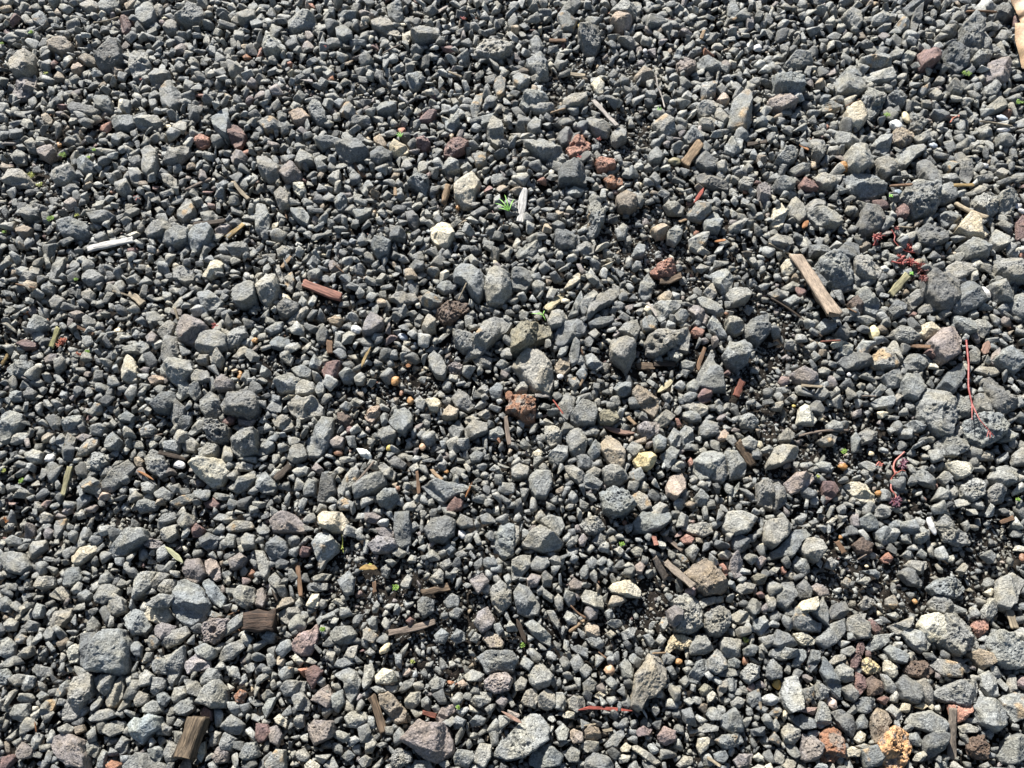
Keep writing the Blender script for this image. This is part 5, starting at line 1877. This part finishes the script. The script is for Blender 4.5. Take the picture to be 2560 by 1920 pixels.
# the same gravel runs on beyond the picture, in ever coarser detail
nO = 70000; xo, yo = rng.uniform(-2.6, 2.6, nO), rng.uniform(-1.6, 3.2, nO); Po = np.stack([xo, yo, np.zeros(nO)], 1); fo = (Po-camv)@fwd; pxo, pyo = project(Po)
out = (fo < .1) | (np.abs(pxo-W/2) > W*.5*1.27) | (np.abs(pyo-H/2) > H*.5*1.27); xo, yo = xo[out], yo[out]; ro = rng.uniform(.005, .0125, len(xo)); ko = rng.integers(0, len(TPL[2]), len(xo)); bo = bedz(xo, yo)
for kk in range(len(TPL[2])):
    m_ = ko == kk; n = int(m_.sum()); T, F = TPL[2][kk]
    if not n: continue
    yaw = rng.uniform(0, 6.283, n); c, s_ = np.cos(yaw)[:, None], np.sin(yaw)[:, None]; tl = rng.normal(0, .4, n)[:, None]
    A = T[None]*ro[m_][:, None, None]; A = np.stack([A[..., 0], A[..., 1]*np.cos(tl)-A[..., 2]*np.sin(tl), A[..., 1]*np.sin(tl)+A[..., 2]*np.cos(tl)], -1)
    A = np.stack([A[..., 0]*c-A[..., 1]*s_+xo[m_][:, None], A[..., 0]*s_+A[..., 1]*c+yo[m_][:, None], A[..., 2]+(bo[m_]-.002+rng.normal(0, .002, n))[:, None]], -1)
    col = np.array([SC[x] for x in palk])[rng.choice(len(palk), n, p=palw)]*np.exp(rng.normal(0, .2, n))[:, None]
    add_grit(A.reshape(-1, 3), (F[None]+(np.arange(n)*len(T))[:, None, None]).reshape(-1, 3), np.repeat(col[:, None, :], len(T), 1).reshape(-1, 3), .2)
me = mesh('gravel', np.concatenate(gritV), np.concatenate(gritF), np.concatenate(gritC), 0, M_STONE)
me.attributes['ves'].data.foreach_set('value', np.concatenate(gritS).astype(np.float32))
gr = link('gravel', me); gr['kind'] = 'stuff'; gr['label'] = 'loose dark grey crushed basalt gravel filling the gaps between the larger stones'; gr['category'] = 'gravel'
print('gravel pieces', n1_, len(inst[3]), len(inst[2]), 'verts', goff)
# ------------------------------------------------------------ soil: one sheet to the horizon
def axis(lo, hi, step, far):
    core = np.arange(lo, hi+step/2, step); g = np.geomspace(step*3, far, 16); return np.concatenate([lo-g[::-1], core, hi+g])
ax, ay = axis(X0, X1, .0025, 30), axis(Y0, Y1, .0025, 30)
XX, YY = np.meshgrid(ax, ay); Vs = np.stack([XX.ravel(), YY.ravel(), np.zeros(XX.size)], 1)
core = (np.abs(Vs[:, 0]) < 1.3) & (Vs[:, 1] < 1.3) & (Vs[:, 1] > -.8)
z = np.where(core, bedz(Vs[:, 0], Vs[:, 1])-.0135+.0022*fbm(np.stack([Vs[:, 0]*140, Vs[:, 1]*140, Vs[:, 0]*0], 1), 4, 3), -.008)
pxs, pys = project(np.where(core[:, None], Vs, 0)); z = z+np.where(core, np.clip(soilf(pxs, pys), 0, .4)*.012, 0); Vs[:, 2] = z
nx, ny = len(ax), len(ay); ii = np.arange(nx*ny).reshape(ny, nx)
Fs = np.stack([ii[:-1, :-1].ravel(), ii[:-1, 1:].ravel(), ii[1:, 1:].ravel(), ii[1:, :-1].ravel()], 1)
m, t, b = nodes('damp dark soil'); g = t.nodes.new('ShaderNodeNewGeometry').outputs['Position']
n1 = noise(t, g, 300, 5, .75); n2 = noise(t, g, 40, 3); n3 = noise(t, g, 1100, 3, .7)
c = mix(t, (.010, .009, .008), (.050, .040, .031), maprange(t, n1, .35, .7, 0, 1)); c = mix(t, c, maprange(t, n2, .3, .7, .6, 1.4), 1.0, 'MULTIPLY')
t.links.new(c, b.inputs['Base Color']); b.inputs['Roughness'].default_value = .95; b.inputs['Specular IOR Level'].default_value = .15
n = bump(t, n1, 1, .005); n = bump(t, n3, 1, .0015, n); t.links.new(n, b.inputs['Normal'])
so = link('ground', mesh('ground', Vs, Fs, None, None, m, True)); so['kind'] = 'structure'
# ------------------------------------------------------------ wood splinters and twigs
def hat(x, y, r, p=70):
    s = patch(x, y, r); return float(np.percentile(HM[s], p)) if HM[s].size else 0.
def strip(g, wm, thick, z0, z1, seed, rnd, taper, lab, name, mat):
    rs = np.random.default_rng(seed); seg = np.linalg.norm(np.diff(g, axis=0), axis=1); L = seg.sum()
    cs = np.concatenate([[0], np.cumsum(seg)]); N = max(10, min(60, int(L/.0014))); s = np.linspace(0, L, N)
    if len(g) == 3:
        tt = s/L; kx = cs[1]/L
        a = (g[1]-(1-kx)*g[0]-kx*g[2])/max(kx*(1-kx), 1e-6); C = g[0]*(1-tt)[:, None]+g[2]*tt[:, None]+a*(tt*(1-tt))[:, None]
    else: C = np.stack([np.interp(s, cs, g[:, 0]), np.interp(s, cs, g[:, 1])], 1)
    o0 = g[0]+(g[-1]-g[0])*.5; ang = math.atan2(g[-1][1]-g[0][1], g[-1][0]-g[0][0]); ca, sa = math.cos(-ang), math.sin(-ang)
    C = (C-o0)@np.array([[ca, sa], [-sa, ca]]); T = np.gradient(C, axis=0); T /= np.linalg.norm(T, axis=1)[:, None]; Nn = np.stack([-T[:, 1], T[:, 0]], 1)
    zz = z0+(z1-z0)*s/L; K = 14; th = np.linspace(0, 2*math.pi, K, endpoint=False); V = []
    e = 1.0 if rnd else .35
    cx = np.sign(np.cos(th))*np.abs(np.cos(th))**e; cz = np.sign(np.sin(th))*np.abs(np.sin(th))**(1 if rnd else .5)
    sk = rs.uniform(-.5, .5)
    for q in range(N):
        f = s[q]/L; ed = min(f, 1-f); wv = wm/2*(1+.16*vn(np.array([[f*5+seed, 0, 0]]), 3)[0]); tv = thick/2
        if taper: k = min(1, (ed/.28+.05))**.7; wv *= k; tv *= .5+.5*k
        elif rnd: k = min(1, .6+ed/.04); wv *= k; tv *= k
        xo = 0
        for a_, b_ in zip(cx, cz):
            fib = vn(np.array([[f*3+seed, a_*6, b_*3]]), 9)[0]
            lo = C[q]+Nn[q]*(a_*wv*(1+.10*fib)); x = 0
            if not rnd and not taper and (q == 0 or q == N-1): x = (rs.uniform(-.5, .5)*wm*.28+sk*a_*wm*.35)
            V.append((lo[0]+T[q][0]*x, lo[1]+T[q][1]*x, zz[q]+b_*tv*(1+.25*fib)))
    V = np.array(V); I = np.arange(N*K).reshape(N, K)
    F = np.stack([I[:-1], np.roll(I, -1, 1)[:-1], np.roll(I, -1, 1)[1:], I[1:]], -1).reshape(-1, 4)
    # caps as quads to a doubled centre
    V = np.vstack([V, V[:K].mean(0), V[-K:].mean(0)]); n_ = N*K
    cap = [[I[0][(q+2) % K], I[0][(q+1) % K], I[0][q], n_] for q in range(0, K, 2)]+[[I[-1][q], I[-1][(q+1) % K], I[-1][(q+2) % K], n_+1] for q in range(0, K, 2)]
    F = np.vstack([F, cap]); zb = V[:, 2].min(); V[:, 2] -= zb
    me = mesh(name, V, F, None, None, mat, rnd); o = link(name, me, (o0[0], o0[1], zb)); o.rotation_euler.z = ang
    return o
ADJ = dict(white='bleached white', greywhite='grey-white', palewood='pale', tanwood='tan', strawwood='straw-yellow', straw='straw', brown='brown', darkwood='dark', greybrown='grey-brown', greywood='grey',
    pinkwood='pinkish brown', pinktan='pinkish tan', red='red', redwood='red-brown', rustwood='rust-coloured', olivewood='olive', oliveplate='olive', creamwood='cream', oldbark='dark weathered',
    board='brown', husk='pale green', stripedbark='dark striped', block='dark brown', goldwood='golden')
for k, L in enumerate(LIT):
    g = L['g']; wm = L['wm']; th = wm*(.42 if L['k'] == 'c' else .95)
    if L['col'] == 'board': th = .006
    if L['col'] == 'block': th = .014
    if L['col'] == 'stripedbark': th = .016
    if L['col'] == 'white': th = max(th, .003)
    pc = 84 if L['k'] == 'c' else 88
    z0 = hat(*g[0], max(wm*.5, .003), pc)+th*.3; z1 = hat(*g[-1], max(wm*.5, .003), pc)+th*.3
    zm = hat(*g[len(g)//2], max(wm*.5, .003), 80)+th*.3; lift = max(0, zm-(z0+z1)/2)
    z0, z1 = min(z0+lift, .024), min(z1+lift, .024); z0 = max(z0, 0); z1 = max(z1, 0)
    g = ground(L['q'][:, 0], L['q'][:, 1], (z0+z1)/2)
    taper = L['lab'] and any(w_ in L['lab'] for w_ in ('sliver', 'husk', 'red bark strip', 'red splinter')) or L['col'] in ('rustwood', 'pinktan')
    nm = 'wood_chip' if L['k'] == 'c' else 'twig'
    o = strip(g, wm, th, z0, z1, k*7+3, L['k'] != 'c', taper, L['lab'], nm, wood_material(L['col'] if L['col'] != 'straw' else 'palewood'))
    things.append(dict(o=o, c=L['q'].mean(0), cat='wood chip' if nm == 'wood_chip' else 'twig', cw=ADJ[L['col']], adj='thin' if L['w'] < 9 else 'flat', maj=L['lab'], area=L['w']*60))
# ------------------------------------------------------------ stems and little plants
def tube(P, r0, r1, mat, name, parent, K=8):
    P = np.array(P, float); d = np.linalg.norm(np.diff(P, axis=0), axis=1); cs = np.concatenate([[0], np.cumsum(d)]); N = max(6, min(40, int(cs[-1]/.0012)))
    s = np.linspace(0, cs[-1], N); C = np.stack([np.interp(s, cs, P[:, i]) for i in range(3)], 1)
    if N > 8:
        for _ in range(3): C[1:-1] = (C[:-2]+2*C[1:-1]+C[2:])/4
    T = np.gradient(C, axis=0); T /= np.maximum(np.linalg.norm(T, axis=1), 1e-9)[:, None]
    S = np.cross(T, [0, 0, 1]); S /= np.maximum(np.linalg.norm(S, axis=1), 1e-9)[:, None]; U = np.cross(S, T)
    th = np.linspace(0, 2*math.pi, K, endpoint=False); rr = r0+(r1-r0)*s/cs[-1]; rr = rr*(1+.18*vn(C*700, 2))
    V = (C[:, None]+rr[:, None, None]*(np.cos(th)[None, :, None]*S[:, None]+np.sin(th)[None, :, None]*U[:, None])).reshape(-1, 3)
    I = np.arange(N*K).reshape(N, K); F = np.stack([I[:-1], np.roll(I, -1, 1)[:-1], np.roll(I, -1, 1)[1:], I[1:]], -1).reshape(-1, 4)
    return link(name, mesh(name, V, F, None, None, mat, True), (0, 0, 0), parent)
def blade_geo(base, d, L, wd, droop, n=7, thick=.0):
    """one leaf blade as a small closed lens-shaped strip"""
    d = np.array(d, float); d /= np.linalg.norm(d); side = np.cross(d, [0, 0, 1]); side /= max(np.linalg.norm(side), 1e-6); up = np.cross(side, d)
    V = []
    for q in range(n):
        f = q/(n-1); w_ = wd*(math.sin(math.pi*min(1, f*.85+.15))**.7)*.5; c = np.array(base)+d*L*f-np.array([0, 0, 1])*droop*L*f*f
        t_ = max(thick, wd*.12)*(1-f*.6)
        V += [c-side*w_, c+up*t_, c+side*w_, c-up*t_]
    V = np.array(V); I = np.arange(n*4).reshape(n, 4)
    F = np.stack([I[:-1], np.roll(I, -1, 1)[:-1], np.roll(I, -1, 1)[1:], I[1:]], -1).reshape(-1, 4)
    F = np.vstack([F, [I[0][::-1], I[-1]]]); return V, F
def merge(parts):
    off = 0; VV, FF = [], []
    for V, F in parts: VV.append(V); FF.append(F+off); off += len(V)
    return np.vstack(VV), np.vstack(FF)
def empty(name, loc):
    e = bpy.data.objects.new(name, None); e.empty_display_size = .01; sc.collection.objects.link(e); e.location = loc; return e
def rosette(name, c, r, mat, parent, rs, n=16, up=.5):
    ps = []
    for q in range(n):
        a = rs.uniform(0, 6.283); e = rs.uniform(.05, 1.2)*up*1.6; L = r*rs.uniform(.7, 1.3)
        d = np.array([math.cos(a)*math.cos(e), math.sin(a)*math.cos(e), math.sin(e)]); ps.append(blade_geo(np.array(c)+d*r*.08, d, L, r*rs.uniform(.25, .4), .15, 6, r*.09))
    V, F = merge(ps); return link(name, mesh(name, V, F, None, None, mat, True), (0, 0, 0), parent)
for ln in PLANTS.strip().splitlines():
    a, *m = ln.split('|'); k_, t_, xy, sz = a.split(); x_, y_ = map(float, xy.split(',')); qx, qy = tpx(int(t_), x_, y_)
    if sz == '20' and k_ == 'grass': continue
    g = ground([qx], [qy], .003)[0]; z = hat(g[0], g[1], .004, 85 if k_ == 'grass' or k_.startswith('sedum') else 75); g = ground([qx], [qy], z)[0]; rs = np.random.default_rng(int(qx+qy))
    r = float(sz)*TS*np.linalg.norm(ground([qx+1], [qy], z)[0]-g)/2
    lab = m[0][2:] if m else None
    if k_ == 'grass':
        e = empty('grass_seedling', (g[0], g[1], z)); cat = 'seedling'; cw = 'green'
        ang = {12: [(-.9, .8), (-.55, .9), (-.2, 1), (.3, .75), (-1.2, .5)], 13: [(-.8, .6), (.5, .7), (-.2, .8), (1.0, .4)], 23: [(-1.35, .9), (-.9, .5), (.3, .5), (2.7, .5)]}[int(t_)]
        for q, (aa, le) in enumerate(ang):
            L = r*2.3*le; d = np.array([math.sin(aa), math.cos(aa), .5]); V, F = blade_geo((0, 0, 0), d, L, max(r*.12, .0012), .55, 10)
            link('blade', mesh('blade', V, F, None, None, PM['green'], True), (0, 0, 0), e)
    elif k_ == 'clover':
        e = empty('seedling', (g[0], g[1], z)); cat = 'seedling'; cw = 'green'; tube([(0, 0, -.003), (0, 0, .003)], .0004, .0003, PM['green'], 'stem', e)
        for q in range(4):
            aa = q*math.pi/2+.6; V, F = blade_geo((0, 0, .003), (math.cos(aa), math.sin(aa), .25), r*1.0, r*.85, .1, 7, .0004); link('leaf', mesh('leaf', V, F, None, None, PM['green'], True), (0, 0, 0), e)
    elif k_ == 'sprout':
        e = empty('seedling', (g[0], g[1], z)); cat = 'seedling'; cw = 'yellow-green'
        tube([(0, 0, 0), (.0008, r*.9, .004), (0, r*1.6, .008)], .0005, .0003, PM['ymoss'], 'stem', e); rosette('bud', (0, 0, .001), r*.35, PM['ymoss'], e, rs, 7, .3)
        V, F = blade_geo((0, 0, 0), (.3, -1, .2), r*.9, r*.22, .2); link('leaf', mesh('leaf', V, F, None, None, PM['ymoss'], True), (0, 0, 0), e)
    elif k_ == 'moss':
        ps = []; n = int(14+r*5000)
        for q in range(n):
            a1 = rs.uniform(0, 6.283); rad = r*rs.random()**.6; c = np.array([math.cos(a1)*rad, math.sin(a1)*rad*.8, rs.uniform(0, .0015)])
            for w_ in range(4):
                a2 = rs.uniform(0, 6.283); d = (math.cos(a2), math.sin(a2), rs.uniform(.3, 1.2)); ps.append(blade_geo(c, d, rs.uniform(.0008, .0019), rs.uniform(.0006, .0011), .1, 4))
        V, F = merge(ps); V[:, 2] += rs.uniform(.0, .001); e = link('moss_tuft', mesh('moss_tuft', V, F, None, None, PM['ymoss' if rs.random() < .35 else 'moss'], True), (g[0], g[1], z)); cat = 'moss'; cw = 'green'
    else:
        mt = PM[dict(sedum='red', sedumc='coral', sedumo='orange')[k_]]; e = empty('succulent_sprig', (g[0], g[1], z)); cat = 'sprig'; cw = 'red'
        if k_ == 'sedum': rosette('rosette', (0, 0, .001), r, mt, e, rs, 12)
        else:
            for q in range(7 if float(sz) > 60 else 4):
                aa = rs.uniform(0, 6.283); d = r*rs.uniform(.2, .8); c = (math.cos(aa)*d, math.sin(aa)*d, rs.uniform(.001, .004)); tube([(0, 0, -.001), (c[0]*.6, c[1]*.6, c[2]*.8), c], .0006, .0005, mt, 'stem', e); rosette('rosette', c, r*.36, mt, e, rs, 11)
    things.append(dict(o=e, c=np.array([qx, qy]), cat=cat, cw=cw, adj='small', maj=lab, area=50))
for ln in STEMS.strip().splitlines():
    nm, t_, paths, wd, col, *ros = ln.split('|'); t_ = int(t_); P = [np.array([tpx(t_, *map(float, p.split(','))) for p in s.split()]) for s in paths.split(';')]
    allp = np.vstack(P); gc = ground([allp[:, 0].mean()], [allp[:, 1].mean()], .01)[0]; zb = hat(gc[0], gc[1], .006, 50); e = empty('succulent_plant', (gc[0], gc[1], zb))
    long = 'branching' in nm; rs = np.random.default_rng(len(nm))
    for k, q in enumerate(P):
        g = ground(q[:, 0], q[:, 1], .010); zs = [hat(a, b, .004, 92)+.0015 for a, b in g]
        if long: zs = np.clip(zs, .013, .021)
        g = np.array([ground([a], [b], z)[0] for (a, b), z in zip(q, zs)])
        wm = float(wd)*TS*np.linalg.norm(ground([q[0, 0]+1], [q[0, 1]], .01)[0]-ground([q[0, 0]], [q[0, 1]], .01)[0])
        tube(np.column_stack([g-gc, np.array(zs)-zb]), wm*(.42 if k == 0 else .30), wm*(.32 if k == 0 else .12), PM[col], 'stem' if k == 0 else 'branch', e)
    if ros:
        for s in ros[0].split(';'):
            a, b, r_, c_ = s.split(','); qx, qy = tpx(t_, float(a), float(b)); g = ground([qx], [qy], .008)[0]; z = hat(g[0], g[1], .004, 88)
            rr = float(r_)*TS*np.linalg.norm(ground([qx+1], [qy], z)[0]-ground([qx], [qy], z)[0]); g = ground([qx], [qy], z)[0]
            for u in range(3 if float(r_) > 35 else 1):
                off = rs.uniform(-.35, .35, 2)*rr; rosette('rosette', (g[0]-gc[0]+off[0], g[1]-gc[1]+off[1], z-zb+.001), rr*.75, PM[c_], e, rs, 14)
    lab = nm[2:] if nm.startswith('M ') else nm
    things.append(dict(o=e, c=allp.mean(0), cat='succulent plant', cw=col, adj='thin', maj=lab, area=60))
# ------------------------------------------------------------ the dry leaf at the top right corner
lf = empty('dry_leaf', (0, 0, 0)); 
def leaf_patch(pts, z0, z1, curl):
    q = np.array([tpx(14, *p) for p in pts]); n = len(q)//2; A, B = q[:n], q[n:][::-1]; N, K = 26, 12; V = []
    for i in range(N):
        f = i/(N-1); a = np.array([np.interp(f, np.linspace(0, 1, n), A[:, k]) for k in (0, 1)]); b_ = np.array([np.interp(f, np.linspace(0, 1, n), B[:, k]) for k in (0, 1)])
        for j in range(K):
            u = j/(K-1); p = a+(b_-a)*u; zz = z0+(z1-z0)*u+curl*math.sin(math.pi*u)+.0012*math.sin(f*14+u*3); g = ground([p[0]], [p[1]], zz)[0]; V.append((g[0], g[1], zz))
    V = np.array(V); V = V+np.column_stack([np.zeros(len(V)), np.zeros(len(V)), .0007*fbm(V*220, 3, 2)]); top = V; bot = V-np.array([0, 0, .0005]); I = np.arange(N*K).reshape(N, K); m_ = N*K
    f1 = np.stack([I[:-1, :-1].ravel(), I[:-1, 1:].ravel(), I[1:, 1:].ravel(), I[1:, :-1].ravel()], 1); rim = np.concatenate([I[0], I[1:, -1], I[-1, -2::-1], I[-2:0:-1, 0]]); r2 = np.roll(rim, -1)
    return np.vstack([top, bot]), np.vstack([f1, f1[:, ::-1]+m_, np.stack([rim, rim+m_, r2+m_, r2], 1)])
V, F = leaf_patch([(1545, -60), (1590, 40), (1625, 110), (1640, 150), (1800, 120), (1790, 60), (1780, 0), (1770, -80)], .016, .028, .004)
link('blade', mesh('blade', V, F, None, None, PM['leaf'], True), (0, 0, 0), lf)
V, F = leaf_patch([(1600, 150), (1600, 250), (1625, 350), (1645, 440), (1760, 470), (1790, 350), (1800, 250), (1800, 130)], .016, .030, .006)
link('curled_edge', mesh('curled_edge', V, F, None, None, PM['leaf'], True), (0, 0, 0), lf)
things.append(dict(o=lf, c=np.array(tpx(14, 1640, 150)), cat='leaf', cw='tan', adj='dry', maj='dry curled tan leaf in corner', area=200))
# ------------------------------------------------------------ labels
GROUPS = {'stone': 'larger stones lying in the gravel', 'pebble': 'small rounded pebbles scattered in the gravel', 'wood chip': 'wood chips scattered on the gravel', 'twig': 'thin twigs lying on the gravel',
          'moss': 'moss tufts growing between the stones', 'seedling': 'seedlings sprouting between the stones', 'sprig': 'red succulent sprigs in the gravel', 'succulent plant': 'succulent stems lying on the gravel'}
CWP = dict(orange='orange', rust='rust-coloured', tan='tan', pale='pale grey', amber='amber', white='white', yellow='yellow', olive='olive', quartz='white', cream='cream', creamy='cream', bluewhite='pale blue',
           bluegrey='blue-grey', peach='peach', shard='white', golden='yellow', blush='blush')
lm = [t_ for t_ in things if t_['maj']]
def sector(d):
    a = math.degrees(math.atan2(-d[1], d[0])) % 360
    return ['to the right of', 'up and right from', 'above', 'up and left from', 'to the left of', 'down and left from', 'below', 'down and right from'][int(((a+22.5) % 360)//45)]
ORD = ['first', 'second', 'third', 'fourth', 'fifth', 'sixth', 'seventh', 'eighth', 'ninth', 'tenth']
buckets = {}
for T in things:
    T['cw2'] = CWP.get(T['cw'], T['cw']) if T['cat'] == 'pebble' else T['cw']
    T['o']['category'] = T['cat']
    if T['cat'] in GROUPS: T['o']['group'] = GROUPS[T['cat']]
    oth = sorted((x for x in lm if x is not T), key=lambda x: np.hypot(*(x['c']-T['c'])))
    L = oth[0]; T['L'] = L; T['sec'] = sector(T['c']-L['c'])
    if T['maj']:
        T['o']['label'] = (T['maj']+', '+T['sec']+' the '+L['maj'])
    else: buckets.setdefault((T['cat'], T['cw2'], id(L), T['sec']), []).append(T)
for k, b_ in buckets.items():
    b_.sort(key=lambda x: np.hypot(*(x['c']-x['L']['c'])))
    for i, T in enumerate(b_):
        ad = T['adj']+' ' if T['adj'] else ''
        s = f"{ad}{T['cw2']} {T['cat']}, {T['sec']} the {T['L']['maj']}" if len(b_) == 1 else f"{ORD[min(i, 9)]} {T['cw2']} {T['cat']} {T['sec']} the {T['L']['maj']}"
        T['o']['label'] = s
seen = {}
for T in things:
    s = T['o']['label']
    if len(s.split()) > 16: s = s.replace(' the ', ' ', 1) if T['maj'] else s.replace(' stone to', ' to').replace('small ', '')
    if len(s.split()) > 16: s = s.replace('to the left of', 'left of').replace('to the right of', 'right of').replace('up and right from', 'upper right of').replace('up and left from', 'upper left of').replace('down and right from', 'lower right of').replace('down and left from', 'lower left of')
    T['o']['label'] = s; n_ = len(s.split()); seen[s] = seen.get(s, 0)+1
    if n_ > 16: print('LONG', s)
print('dups', [s for s, n in seen.items() if n > 1])
print('things', len(things), 'individual stones', len(indiv))
sc.cycles.max_bounces = 4; sc.cycles.diffuse_bounces = 1; sc.render.film_transparent = False
